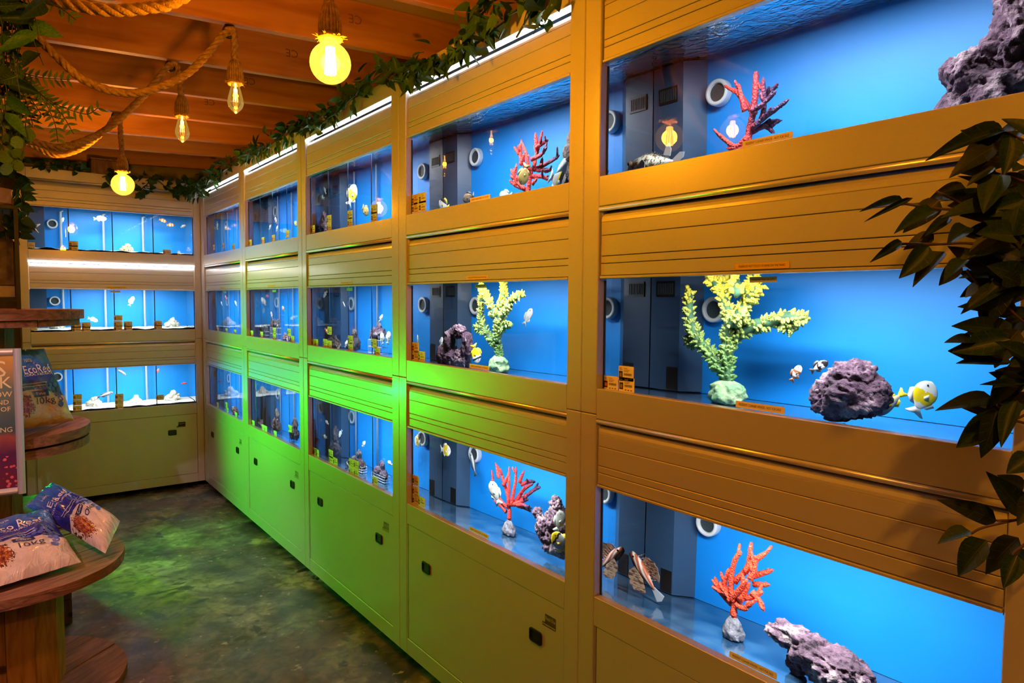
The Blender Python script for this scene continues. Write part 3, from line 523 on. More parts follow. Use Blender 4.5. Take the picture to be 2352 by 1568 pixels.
def water_mesh(x0, x1, y0, y1, z0, z1):
    m = MB(); m.box((x0, y0, z0), (x1, y1, z1)); m.m[1] = 1
    del m.f[2], m.m[2]          # the front face is the glass pane itself
    return m.mesh('water', [M_water, M_watertop])
def pane_mesh(x0, x1, y0, z0, z1):
    m = MB(); m.poly([(x0, y0, z0), (x1, y0, z0), (x1, y0, z1), (x0, y0, z1)])
    return m.mesh('front_pane', [M_water])

def ring_mesh():
    m = MB()
    prof = [(0.026, 0.0), (0.026, -0.030), (0.030, -0.034), (0.036, -0.033), (0.038, -0.028), (0.038, 0.0)]
    rows = [[(r*cos(2*pi*s/28), y, r*sin(2*pi*s/28)) for s in range(28)] for r, y in prof]
    m.grid(rows, 0, True)
    m.poly([(0.027*cos(2*pi*s/28), -0.020, 0.027*sin(2*pi*s/28)) for s in range(28)][::-1], 1)
    rng = random.Random(3)
    for r, n in ((0.005, 3), (0.012, 8), (0.019, 13)):
        for i in range(n):
            a = 2*pi*i/n + r*40
            c = (r*cos(a), r*sin(a))
            m.poly([(c[0]+0.0017*cos(t), -0.0205, c[1]+0.0017*sin(t)) for t in (0, -pi/3, -2*pi/3, -pi, -4*pi/3, -5*pi/3)], 2)
    return m.mesh('water_inlet', [M_whiteplastic, M_grille, M_black], True)
RING = ring_mesh()

def weir_mesh(z0, z1):
    m = MB(); m.prism([(0.004, 0.338), (0.115, 0.338), (0.168, 0.402), (0.004, 0.402)], 'z', z0, z1)
    return m.mesh('weir_box', M_navy)
def grille_mesh():
    m = MB(); m.box((-0.034, -0.004, -0.024), (0.034, 0, 0.024), 0)
    for i in range(9): m.box((-0.029 + i*0.0068, -0.006, -0.017), (-0.0262 + i*0.0068, -0.004, 0.017), 1)
    return m.mesh('weir_grille', [M_black, M_grille])
GRILLE = grille_mesh()
GUIDE = MB(); GUIDE.box((0, 0.012, 0), (0.006, 0.032, 0.21)); GUIDE = GUIDE.mesh('guide_rail', M_silver)

def rod_mesh(wd, mat):
    m = MB(); m.tube([(0.0, 0, 0), (wd, 0, 0)], 0.0075, 8)
    return m.mesh('trim_rod', mat, True)

def rack(label, loc, rz, wd, kind, leak_rods=(), led_row=None, end=0.0, hx=HX, corner=False):
    root = thing('aquarium_rack', label, 'aquarium rack', loc, rz, 'fish tank racks along the walls')
    P = lambda *a, **k: bxo(*a, **k)
    g = 0.0006
    for x0, x1 in ((-hx + g, 0), (wd, wd + hx - g)):
        P('post', (x0, 0, BOT), (x1, 0.055, 1.297), M_panel, root, 0.0025)
        P('post', (x0, 0, 1.299), (x1, 0.055, TOP), M_panel, root, 0.0025)
    if corner: P('corner_post', (-hx - 0.042, 0, BOT), (-hx - 0.001, 0.05, TOP), M_panel, root, 0.002)
    if end: P('end_panel', (wd + hx + 0.001, 0, BOT), (wd + hx + end, 0.055, TOP), M_panel, root, 0.0025)
    for z0, z1 in ((BOT, DB - 0.002), (DT + 0.002, W3B), (R2B, W2B), (R1B, W1B), (TOPS, TOP)):
        P('rail', (0.0006, 0.001, z0), (wd - 0.0006, 0.028, z1), M_panel, root, 0.0015)
    # carcass behind everything
    m = MB(); m.box((-hx, 0.46, BOT), (wd + hx, 0.47, TOP)); m.box((-hx, 0.056, TOP - 0.012), (wd + hx, 0.46, TOP - 0.002))
    m.box((-hx, 0.056, BOT + 0.02), (wd + hx, 0.46, BOT + 0.04))
    m.box((-hx + 0.002, 0.056, BOT), (-hx + 0.012, 0.46, TOP - 0.012)); m.box((wd + hx - 0.012, 0.056, BOT), (wd + hx - 0.002, 0.46, TOP - 0.012))
    m.build('carcass', M_panel, root)
    for x in (0.05, wd - 0.05):
        f = MB(); f.lathe([(0.001, 0), (0.022, 0), (0.022, 0.012), (0.009, 0.014), (0.009, 0.07), (0.001, 0.07)], (x, 0.09, 0), 10)
        f.build('foot', M_black, root)
    # cabinet door
    d = P('cabinet_door', (0.012, 0.003, DB), (wd - 0.002, 0.024, DT), M_panel, root, 0.0015)
    P('door_edge_strip', (0.0008, 0.002, DB), (0.0105, 0.022, DT), pm('door_edge_alu', (0.62, 0.54, 0.55), 0.3, 0.7), root)
    for u in ((0.17, 0.91) if kind != 'back' else (0.96,)):
        put('handle', HANDLE, d, (u - 0.012, -0.0012, 0.506 - DB))
    if kind == 'back': badge(d, 1.03 - 0.012, 0.565 - DB)
    else: badge(d, 0.978 - 0.012, 0.578 - DB)
    for row, (zb, zt, top) in ROWS.items():
        T = top - 0.014
        rod = rod_mesh(wd, M_led if row == led_row else (M_leak_glow if row in leak_rods else M_silver))
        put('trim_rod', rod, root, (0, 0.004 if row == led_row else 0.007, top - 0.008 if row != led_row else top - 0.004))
        sh = put('shutter', shutter_top(wd, T, zt), root)
        h = T - zt
        for a, b in ((0.150, 0.36), (0.365, 0.665), (0.672, 0.775), (0.782, 0.955)):
            P('slat', (0.004, 0.008, T - h*b + 0.0005), (wd - 0.004, 0.020, T - h*a if a > 0.2 else T - 0.0325), M_panel, sh, 0.0012)
        P('bottom_lip', (0.004, 0.003, zt), (wd - 0.004, 0.024, T - h*0.962), M_panel, sh, 0.0012)
        put('guide_rail', GUIDE, root, (-0.001, 0, zt - 0.005)); put('guide_rail', GUIDE, root, (wd - 0.005, 0, zt - 0.005))
        # ---- the tank
        fl = zb - 0.015; sf = SURF[row]
        m = MB(); m.box((-0.012, GL + 0.002, fl - 0.012), (wd + 0.012, BACKD + 0.03, fl - 0.001), 1)
        m.box((-0.012, GL + 0.028, fl), (-0.002, BACKD + 0.02, sf + 0.06)); m.box((wd + 0.002, GL + 0.028, fl), (wd + 0.012, BACKD + 0.02, sf + 0.06))
        tank = m.build('tank', [M_tankside, M_tankfloor], root)
        P('back_panel', (-0.012, BACKD, fl), (wd + 0.012, BACKD + 0.012, sf + 0.07), M_blue, tank)
        put('front_pane', pane_mesh(0.002, wd - 0.002, GL, fl - 0.006, sf), tank)
        P('pane_seal', (-0.001, GL - 0.004, fl), (0.0035, GL + 0.004, sf), M_black, tank)
        P('pane_seal', (wd - 0.0035, GL - 0.004, fl), (wd + 0.001, GL + 0.004, sf), M_black, tank)
        put('water', water_mesh(0.002, wd - 0.002, GL, BACKD + 0.006, fl - 0.006, sf), tank)
        lb = MB(); lb.box((0.30, GL + 0.003, sf - 0.010), (wd - 0.14, GL + 0.024, sf - 0.003), 0); lb.m = [1, 0, 0, 0, 0, 0]
        lb.build('light_bar', [M_whiteplastic, M_tanklight], tank)
        if kind != 'back':
            put('weir_box', weir_mesh(fl + 0.003, sf - 0.004), tank)
            put('weir_grille', GRILLE, tank, (0.062, 0.3375, 2.26 if row == 1 else zb + 0.30))
            put('water_inlet', RING, tank, (0.214, BACKD - 0.003, {1: 2.240, 2: 1.614, 3: 0.974}[row]))
            if row == 3 or row == 2: P('weir_foot_slot', (0.070, 0.3365, fl + 0.006), (0.112, 0.3378, fl + 0.075), M_black, tank)
        else:
            P('weir_box', (0.004, 0.36, fl + 0.003), (0.122, 0.403, sf - 0.004), M_navy, tank)
            put('water_inlet', RING, tank, (0.175, BACKD - 0.003, {1: 2.225, 2: 1.612, 3: 1.000}[row]))
        if kind in ('split', 'back'):
            us = (0.25, 0.508, 0.782) if kind == 'split' else (0.262, 0.558, 0.85)
            for u in us:
                P('divider', (u, GL + 0.004, fl + 0.004), (u + 0.005, BACKD - 0.006, sf - 0.014), M_divider, tank)
                P('divider_edge', (u - 0.001, GL + 0.001, fl + 0.004), (u + 0.006, GL + 0.004, sf - 0.014), pm('divider_edge_dark', (0.01, 0.03, 0.07), 0.3), tank)
                pu = u + (0.02 if kind == 'split' else -0.03)
                m = MB(); m.tube([(pu, BACKD - 0.03, fl + 0.03), (pu, BACKD - 0.03, sf - 0.03), (pu + 0.012, BACKD - 0.045, sf - 0.02)], 0.009, 10)
                m.build('air_pipe', pm('pipe_white', (0.7, 0.75, 0.78), 0.4), tank, smooth=True)
        if kind == 'back':
            m = MB(); n = 40; rng = random.Random(row)
            rows = []
            for i in range(9):
                yy = GL + 0.004 + (BACKD - 0.01 - GL - 0.004)*i/8
                rows.append([(0.006 + (wd - 0.012)*j/n, yy, fl + 0.028 + 0.012*noise.noise(Vector((j*0.35, i*0.5, row*9.0))) + 0.008*i/8) for j in range(n+1)])
            m.grid(rows)
            i0 = len(rows[0])
            m.grid([[(p[0], p[1], fl + 0.004) for p in rows[0]], rows[0]])
            m.build('sand_bed', M_sand, tank, smooth=True)['kind'] = 'stuff'
        RACKPARTS[(label, row)] = tank
    return root
RACKPARTS = {}

RACKLBL = ['aquarium rack nearest the far corner on the right-hand wall', 'second aquarium rack from the far corner along the right-hand wall',
           'middle rack of the right-hand wall, tanks with divided compartments', 'fourth rack with open tanks, left of the nearest rack on the right',
           'nearest and largest-looking aquarium rack, behind the dark leafy plant']
RACKS = []
for k in range(5):
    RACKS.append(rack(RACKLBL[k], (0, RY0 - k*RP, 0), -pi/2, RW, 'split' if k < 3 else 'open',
                      leak_rods={0: (1,), 1: (1,), 2: (1,), 3: (1,)}.get(k, ()), end=0.45 if k == 4 else 0.0, corner=(k == 0)))
BACKLBL = 'end-wall aquarium rack with white sand tanks and one lit tube'
BX = -1.212
BACKRACK = rack(BACKLBL, (BX, BACKY, 0), 0, YB_W, 'back', led_row=2, hx=0.055)

# stickers, price cards and lettering on the glass
for i, (k, row, u, z) in enumerate(CARDS):
    t = RACKPARTS[(RACKLBL[k], row)]
    put('price_card', CARD[i % 2], t, (max(u, 0.032), GL - 0.0022, z))
for i, (row, u, z) in enumerate(BACK_CARDS):
    put('price_card', CARD[i % 2], RACKPARTS[(BACKLBL, row)], (u - 0.003, GL - 0.0022, z))
RES = 'RESIDENT CLEANER WRASSE - NOT FOR SALE'
for k in (3, 4):
    for row, z in ((1, 2.0155), (2, 1.386), (3, 0.751)):
        print_label(RACKPARTS[(RACKLBL[k], row)], RES, 0.531 if k == 4 else 0.525, z, 0.132, 0.0165, M_card, GL - 0.0022)
for k in range(5):
    tk = RACKPARTS[(RACKLBL[k], 2)]
    print_label(tk, 'MARINE FISH 24-27C', 0.531, 1.690, 0.072, 0.0135, M_card, GL - 0.0022)
    print_label(RACKS[k], 'PLEASE DO NOT TOUCH OR BANG ON THE TANKS', 0.540, 1.7215, 0.142, 0.0145, M_cardyellow, 0.0065, 'sticker')
print_label(RACKPARTS[(BACKLBL, 2)], 'MARINE FISH 24-27C', 0.57, 1.690, 0.072, 0.0135, M_card, GL - 0.0022)
print_label(BACKRACK, 'PLEASE DO NOT TOUCH OR BANG ON THE TANKS', 0.575, 1.7215, 0.142, 0.0145, M_cardyellow, 0.0065, 'sticker')

# ------------------------------------------------------------------ rope pendant lamps
def jute_mat():
    m = pm('jute_rope', (0.42, 0.25, 0.12), 0.9, noise_col=[(0.3, (0.30, 0.17, 0.07)), (0.65, (0.52, 0.33, 0.17))], scale=60, bump=0.5, bscale=220)
    return m
M_jute = jute_mat()
M_filament = pm('hot_filament', (1, 0.8, 0.4), 0.5, emit=(1.0, 0.50, 0.06), estr=40)
M_filament2 = pm('dim_filament', (1, 0.8, 0.4), 0.5, emit=(1.0, 0.60, 0.10), estr=14)
M_brass = pm('bulb_cap', (0.55, 0.45, 0.3), 0.35, 0.9)

def glow_glass():
    m = bpy.data.materials.new('glowing_globe_glass'); m.use_nodes = True
    nt = m.node_tree; nt.nodes.clear()
    o = nd(nt, 'ShaderNodeOutputMaterial')
    t = nd(nt, 'ShaderNodeBsdfTransparent'); t.inputs[0].default_value = (1.0, 0.9, 0.6, 1)
    g = nd(nt, 'ShaderNodeBsdfGlossy'); g.inputs['Roughness'].default_value = 0.03
    e = nd(nt, 'ShaderNodeEmission'); e.inputs[0].default_value = (1.0, 0.50, 0.05, 1); e.inputs[1].default_value = 1.3
    m1 = nd(nt, 'ShaderNodeMixShader'); m1.inputs[0].default_value = 0.08
    nt.links.new(t.outputs[0], m1.inputs[1]); nt.links.new(g.outputs[0], m1.inputs[2])
    m2 = nd(nt, 'ShaderNodeAddShader')
    nt.links.new(m1.outputs[0], m2.inputs[0]); nt.links.new(e.outputs[0], m2.inputs[1])
    nt.links.new(m2.outputs[0], o.inputs[0])
    m.cycles.emission_sampling = 'NONE'
    return m
M_globe = glow_glass()

def clear_glass():
    m = bpy.data.materials.new('clear_bulb_glass'); m.use_nodes = True
    nt = m.node_tree; nt.nodes.clear()
    o = nd(nt, 'ShaderNodeOutputMaterial'); mx = nd(nt, 'ShaderNodeMixShader'); ad = nd(nt, 'ShaderNodeAddShader')
    t = nd(nt, 'ShaderNodeBsdfTransparent'); t.inputs[0].default_value = (1.0, 0.86, 0.55, 1)
    g = nd(nt, 'ShaderNodeBsdfGlossy'); g.inputs['Roughness'].default_value = 0.02
    lw = nd(nt, 'ShaderNodeLayerWeight'); lw.inputs[0].default_value = 0.35
    nt.links.new(lw.outputs['Fresnel'], mx.inputs[0]); nt.links.new(t.outputs[0], mx.inputs[1]); nt.links.new(g.outputs[0], mx.inputs[2])
    e = nd(nt, 'ShaderNodeEmission'); e.inputs[0].default_value = (1.0, 0.60, 0.12, 1); e.inputs[1].default_value = 0.10
    nt.links.new(mx.outputs[0], ad.inputs[0]); nt.links.new(e.outputs[0], ad.inputs[1]); nt.links.new(ad.outputs[0], o.inputs[0])
    m.cycles.emission_sampling = 'NONE'
    return m
M_bulbclear = clear_glass()

def smooth_path(pts, n):
    P = [Vector(p) for p in pts]; P = [P[0]*2 - P[1]] + P + [P[-1]*2 - P[-2]]
    out = []
    for i in range(1, len(P) - 2):
        for s in range(n):
            t = s/n; a, b, c, d = P[i-1], P[i], P[i+1], P[i+2]
            out.append(0.5*((2*b) + (c - a)*t + (2*a - 5*b + 4*c - d)*t*t + (3*b - a - 3*c + d)*t**3))
    out.append(P[-2])
    return out

def rope_mb(pts, R=0.0150, lay=0.085):
    """three twisted strands along a path"""
    m = MB(); L = [0.0]
    for a, b in zip(pts, pts[1:]): L.append(L[-1] + (b - a).length)
    fr = []; up = Vector((0.2, 0.9, 0.3))
    for k, p in enumerate(pts):
        t = (pts[min(k+1, len(pts)-1)] - pts[max(k-1, 0)]).normalized()
        a = up.cross(t).normalized(); b = t.cross(a); up = b if False else up
        fr.append((a, b))
    for s in range(3):
        path = []
        for k, p in enumerate(pts):
            an = 2*pi*(s/3 + L[k]/lay); a, b = fr[k]
            path.append(p + a*(R*0.52*cos(an)) + b*(R*0.52*sin(an)))
        m.tube(path, R*0.58, 6)
    return m

def dense(pts, step=0.009):
    pts = smooth_path(pts, 24); out = [pts[0]]
    for p in pts[1:]:
        if (p - out[-1]).length >= step: out.append(p)
    return out

def globe_profile(R):
    pr = [(0.001, -R)]
    for i in range(1, 15):
        a = -pi/2 + (pi*0.86)*i/14
        pr.append((R*cos(a), R*sin(a)))
    pr += [(0.020, R*1.02), (0.017, R*1.25)]
    return pr
def edison_profile():
    return [(0.0005, -0.125), (0.006, -0.122), (0.014, -0.114), (0.026, -0.100), (0.031, -0.088), (0.032, -0.078), (0.029, -0.060), (0.023, -0.036), (0.017, -0.014), (0.015, 0.004)]

def pendant(label, drape, drop, lamp, kind, watts, dia=0.125):
    """drape: rope points ending at the hook; lamp: point where the bulb cap ends"""
    hook = Vector(drape[-1])
    root = thing('rope_pendant_lamp', label, 'pendant lamp', hook, 0, 'rope pendant lamps under the joists')
    rel = lambda p: Vector(p) - hook
    lp = Vector(lamp)
    top = lp + Vector((0, 0, 0.085))
    path = [rel(p) for p in drape] + [rel(p) for p in drop] + [rel(top)]
    rope_mb(dense(path)).build('rope', M_jute, root, smooth=True)
    # black hook ring round the rope
    h = MB(); h.lathe([(0.022, 0.016), (0.024, 0.012), (0.008, 0.008), (0.006, -0.004)], (0, 0, 0.006), 12)
    ring = [Vector((0.020*cos(a), 0.004*sin(2*a), -0.010 + 0.022*sin(a))) for a in [2*pi*i/16 for i in range(17)]]
    h.tube(ring, 0.0055, 6)
    h.build('hook', M_blackmetal, root, smooth=True)
    # bound rope socket cover
    s = MB(); q = rel(lp)
    s.lathe([(0.004, 0.100), (0.015, 0.092), (0.018, 0.078), (0.026, 0.058), (0.028, 0.030), (0.027, 0.008), (0.020, 0.004), (0.001, 0.004)], q, 20)
    for i in range(20):
        a = 2*pi*i/20
        s.tube([q + Vector((r*cos(a), r*sin(a), z)) for r, z in ((0.016, 0.088), (0.0265, 0.058), (0.029, 0.030), (0.0275, 0.006))], 0.0035, 5)
    s.build('socket_cover', M_jute, root, smooth=True)
    f = MB(); rng = random.Random(len(label))
    ringp = [q + Vector((0.027*cos(a), 0.027*sin(a), 0.001 + 0.002*sin(5*a))) for a in [2*pi*i/24 for i in range(25)]]
    f.tube(ringp, 0.008, 6, rnd=0.5, seed=1)
    for i in range(34):
        a = rng.random()*2*pi; r = 0.033; l = 0.006 + 0.010*rng.random()
        p = q + Vector((r*cos(a), r*sin(a), 0.002)); e = p + Vector((cos(a), sin(a), rng.uniform(-0.8, 0.8)))*l
        f.tube([p, e], [0.0012, 0.0004], 4)
    f.build('frayed_collar', M_jute, root, smooth=True)
    b = MB(); fm = MB()
    if kind == 'globe':
        R = dia/2
        cz = -R*1.2
        b.lathe(globe_profile(R), q + Vector((0, 0, cz)), 32)
        bo = b.build('bulb', M_globe, root, smooth=True)
        for i in range(8):
            a = 2*pi*i/8
            fm.tube([q + Vector((0.010*cos(a), 0.010*sin(a), cz + R*0.75)), q + Vector((0.013*cos(a+0.3), 0.013*sin(a+0.3), cz - R*0.55))], 0.004, 5)
        fm.build('filament', M_filament, bo)
        l = light('globe_bulb_light', 'POINT', q + Vector((0, 0, cz)), watts, ORANGE, 0.03); l.parent = bo
    else:
        b.lathe(edison_profile(), q, 28)
        bo = b.build('bulb', M_bulbclear, root, smooth=True)
        for i in range(6):
            a = 2*pi*i/6
            fm.tube([q + Vector((0.006*cos(a), 0.006*sin(a), -0.025)), q + Vector((0.009*cos(a+0.4), 0.009*sin(a+0.4), -0.075))], 0.0012, 5)
        fm.tube([q + Vector((0, 0, 0.0)), q + Vector((0, 0, -0.03))], 0.004, 6)
        fm.build('filament', M_filament2, bo)
        l = light('edison_bulb_light', 'POINT', q + Vector((0, 0, -0.05)), watts, ORANGE, 0.012); l.parent = bo
    return root

pendant('rope lamp with clear teardrop bulb, right one of the teardrop pair',
        [(-1.62, 3.0, 2.78), (-1.40, 3.0, 2.66), (-1.25, 3.0, 2.52), (-1.134, 3.0, 2.425), (-0.978, 3.0, 2.412), (-0.809, 3.0, 2.508), (-0.711, 3.0, 2.621), (-0.634, 3.0, 2.728)],
        [(-0.612, 3.0, 2.70)], (-0.611, 3.0, 2.520), 'edison', 1.2)
pendant('rope lamp with clear teardrop bulb, left one of the teardrop pair',
        [(-1.66, 3.6, 2.62), (-1.46, 3.6, 2.40), (-1.318, 3.6, 2.313), (-1.24, 3.6, 2.288), (-1.162, 3.6, 2.29), (-1.012, 3.6, 2.381), (-0.852, 3.6, 2.562), (-0.737, 3.6, 2.728)],
        [(-0.70, 3.6, 2.695)], (-0.692, 3.6, 2.498), 'edison', 1.2)
pendant('rope lamp with small far glowing globe before the end-wall rack',
        [(-1.6, 4.78, 2.72), (-1.40, 4.78, 2.58), (-1.227, 4.78, 2.487), (-1.115, 4.78, 2.450), (-0.985, 4.78, 2.510), (-0.872, 4.78, 2.627), (-0.813, 4.78, 2.728)],
        [(-0.797, 4.76, 2.70)], (-0.797, 4.70, 2.382), 'globe', BULB_W*0.8)
pendant('rope lamp with big glowing globe bulb hanging nearest in view',
        [(-1.56, 1.99, 2.52), (-1.40, 1.99, 2.39), (-1.307, 1.99, 2.345), (-1.248, 1.99, 2.335), (-1.175, 1.99, 2.343), (-1.097, 1.99, 2.369), (-1.026, 1.99, 2.406), (-0.85, 1.97, 2.56), (-0.69, 1.95, 2.732)],
        [(-0.672, 1.91, 2.70)], (-0.671, 1.858, 2.351), 'globe', BULB_W, 0.111)
pendant('rope lamp outside the left frame edge, mirrored in near tank glass',
        [(-1.95, 2.24, 2.66), (-1.76, 2.24, 2.60), (-1.56, 2.22, 2.71)], [(-1.55, 2.20, 2.69)], (-1.55, 2.20, 2.585), 'globe', BULB_W*0.35)
pendant('rope lamp behind the camera over the aisle',
        [(-2.3, -0.3, 2.66), (-1.8, -0.3, 2.55), (-1.26, -0.3, 2.712)], [(-1.25, -0.28, 2.69)], (-1.25, -0.25, 2.56), 'globe', BULB_W*1.7)

# added fill spot, unseen past the left frame edge, brightens drums and bags
spp = Vector((-2.25, 2.20, 2.50)); sdir = (Vector((-1.44, 3.70, 0.80)) - spp).normalized(); sq = sdir.to_track_quat('-Z', 'Y')
bt = thing('added_fill_spot', 'added black fill spotlight, unseen outside the left frame edge', 'spotlight', spp)
m = MB(); m.tube([(0, 0, 0.02), (0, 0, 0.17)], 0.010, 8); m.build('bracket', M_blackmetal, bt)
m = MB(); m.lathe([(0.001, 0.075), (0.030, 0.07), (0.036, 0.05), (0.038, -0.05), (0.034, -0.05), (0.030, -0.02), (0.001, -0.02)], (0, 0, 0), 20)
so_ = m.build('lamp_body', M_blackmetal, bt, (0, 0, 0), sq.to_euler(), smooth=True)
m = MB(); m.lathe([(0.001, -0.030), (0.030, -0.030)], (0, 0, 0), 16)
m.build('lens', pm('fill_spot_lens', (0.9, 0.8, 0.8), 0.4, emit=(1.0, 0.74, 0.76), estr=8.0), so_)
bl_ = light('added_fill_spot_light', 'SPOT', (0, 0, -0.075), FILL_W, (1.0, 0.68, 0.72), 0.02); bl_.data.spot_size = radians(46); bl_.data.spot_blend = 0.5
bl_.parent = so_

# added fill light shaped as a batten, unseen behind the camera
bt2 = thing('added_fill_batten', 'added batten-shaped fill light, unseen behind the camera', 'light', (-2.5, -0.9, 2.52))
bxo('housing', (-0.035, -0.62, 0.03), (0.035, 0.62, 0.09), M_whiteplastic, bt2)
bxo('diffuser', (-0.03, -0.60, 0.0), (0.03, 0.60, 0.029), pm('fill_batten_diffuser', (0.9, 0.85, 0.85), 0.5, emit=(1.0, 0.55, 0.28), estr=4.0), bt2)
bl2 = light('fill_batten_light', 'AREA', (0, 0, -0.004), AMBI_W, (1.0, 0.48, 0.24)); bl2.data.shape = 'RECTANGLE'; bl2.data.size = 0.06; bl2.data.size_y = 1.2
bl2.parent = bt2

# green floodlight on a short stand behind the cable-drum tower
fl = thing('green_floodlight', 'green LED floodlight on a black stand behind the drum tower', 'floodlight', (-1.40, 5.42, 0.0))
m = MB(); m.lathe([(0.001, 0), (0.11, 0), (0.11, 0.012), (0.012, 0.02), (0.012, 0.80), (0.001, 0.80)], (0, 0, 0), 16)
m.build('stand', M_blackmetal, fl, smooth=False)
gd = Vector((1.0, -0.62, -0.05)).normalized()
gq = gd.to_track_quat('-Z', 'Y')
hd = MB(); hd.box((-0.09, -0.06, 0.006), (0.09, 0.06, 0.05)); hd.box((-0.095, -0.065, -0.004), (0.095, 0.065, 0.006), 0)
ho = hd.build('lamp_head', M_blackmetal, fl, (0, 0, 0.86), gq.to_euler())
ln = MB(); ln.box((-0.08, -0.05, -0.006), (0.08, 0.05, -0.0045))
ln.build('lens', pm('green_led_lens', (0.1, 0.9, 0.2), 0.3, emit=(0.02, 1.0, 0.08), estr=30), ho)
gl = light('green_flood_light', 'SPOT', (0, 0, -0.012), GREEN_W, (0.0, 1.0, 0.025), 0.05)
gl.data.spot_size = radians(118); gl.data.spot_blend = 0.7
gl.parent = ho

# ------------------------------------------------------------------ corals
def coral_mat(name, ca, cb, cc, thresh=0.0, span=0.06, tipz=None):
    """red one side, purple the other, as the moulded coral is painted"""
    m = bpy.data.materials.new(name); m.use_nodes = True
    nt = m.node_tree; b = nt.nodes['Principled BSDF']; b.inputs['Roughness'].default_value = 0.6
    tc = nd(nt, 'ShaderNodeTexCoord'); sp = nd(nt, 'ShaderNodeSeparateXYZ')
    nt.links.new(tc.outputs['Object'], sp.inputs[0])
    n = nd(nt, 'ShaderNodeTexNoise'); n.inputs['Scale'].default_value = 22; n.inputs['Detail'].default_value = 3
    nt.links.new(tc.outputs['Object'], n.inputs[0])
    mr = nd(nt, 'ShaderNodeMapRange'); mr.inputs[1].default_value = thresh - span; mr.inputs[2].default_value = thresh + span
    nt.links.new(sp.outputs[0], mr.inputs[0])
    ad = nd(nt, 'ShaderNodeMath', operation='MULTIPLY_ADD'); ad.inputs[1].default_value = 1.3; 
    nt.links.new(n.outputs[0], ad.inputs[0])
    sb = nd(nt, 'ShaderNodeMath', operation='SUBTRACT'); sb.inputs[1].default_value = 0.65
    nt.links.new(mr.outputs[0], ad.inputs[2]); nt.links.new(ad.outputs[0], sb.inputs[0])
    nt.links.new(ramp(nt, sb.outputs[0], [(0.25, ca), (0.55, cc), (0.85, cb)]), b.inputs['Base Color'])
    bp = nd(nt, 'ShaderNodeBump'); bp.inputs['Strength'].default_value = 0.7; bp.inputs['Distance'].default_value = 0.004
    n2 = nd(nt, 'ShaderNodeTexVoronoi'); n2.inputs['Scale'].default_value = 190
    nt.links.new(tc.outputs['Object'], n2.inputs[0]); nt.links.new(n2.outputs['Distance'], bp.inputs['Height']); nt.links.new(bp.outputs[0], b.inputs['Normal'])
    return m

RED, REDD, PUR = (0.78, 0.050, 0.035), (0.36, 0.022, 0.035), (0.045, 0.014, 0.055)
def spline2(pts, n=5):
    return smooth_path(pts, n)

def branch_coral(label, k, dep, brs, r0, mat, zbase, seed, foot=None):
    """brs: branches as (u, z) polylines; the first one is the trunk"""
    rng = random.Random(seed)
    u0, z0 = brs[0][0]
    root = thing('branching_coral', label, 'coral', tw(k, u0, dep, zbase), -pi/2, 'branching coral ornaments')
    m = MB()
    for bi, b in enumerate(brs):
        bend = rng.uniform(-1, 1) * (0.02 if bi == 0 else 0.40)
        pts = []
        for (u, z) in b:
            s = sqrt((u - u0)**2 + (z - z0)**2)
            pts.append(Vector((u - u0, bend * s * 0.5, z - zbase)))
        p = spline2(pts, 6); n = len(p)
        ra = r0 * (1.25 if bi == 0 else 1.0); rb = r0 * (0.95 if bi == 0 else 0.62)
        rad = [ra + (rb - ra)*i/(n-1) for i in range(n)]
        rad[-1] *= 0.55
        p.append(p[-1] + (p[-1] - p[-2]).normalized()*rb*0.35); rad.append(rb*0.12)
        for i in range(n): rad[i] *= 1 + 0.18*noise.noise(Vector((i*0.9, bi*3.1, seed)))
        m.tube(p, rad, 9, rnd=0.22, seed=seed*31 + bi)
        if len(b) > 2 and bi:
            for q in range(2):      # short side twigs
                i = rng.randrange(n//3, n - 2); t = (p[i+1] - p[i-1]).normalized()
                d = (t*0.9 + Vector((rng.uniform(-1, 1), rng.uniform(-1, 0.3), rng.uniform(-0.2, 1)))).normalized(); l = rng.uniform(0.018, 0.034)
                m.tube([p[i], p[i] + d*l*0.5, p[i] + d*l + Vector((0, 0, l*0.15)), p[i] + d*l*1.08 + Vector((0, 0, l*0.18))], [rad[i]*0.8, rad[i]*0.75, rb*0.7, rb*0.2], 8, rnd=0.2, seed=bi*7 + q)
        # small polyp nubs along the branch
        for q in range(int(n*1.3)):
            i = rng.randrange(1, n); a = rng.random()*2*pi
            d = Vector((cos(a), rng.uniform(-1, 0.4), sin(a))).normalized()
            m.ball(p[i] + d*rad[i]*0.95, r0*rng.uniform(0.16, 0.30), 1)
    m.build('branches', mat, root, smooth=True)
    if foot:
        f = MB(); V, F = ICO[4]; h, rr = foot
        for v in V:
            v = Vector(v); t = max(0.0, min(1.0, (v.z + 0.6)/1.6))
            s = rr*(1 - 0.62*t) * (1 + 0.22*noise.noise(v*3 + Vector((seed, 0, 0))) + 0.10*noise.noise(v*9))
            f.v.append((v.x*s, v.y*s, max(0.0, (v.z*0.62 + 0.38)*h)))
        f.f = list(F); f.m = [0]*len(F)
        f.build('foot', pm('grey_coral_foot', (0.2, 0.19, 0.22), 0.85, noise_col=[(0.3, (0.08, 0.08, 0.10)), (0.7, (0.34, 0.32, 0.36))], scale=45, bump=0.8, bscale=90), root, smooth=True)
    return root

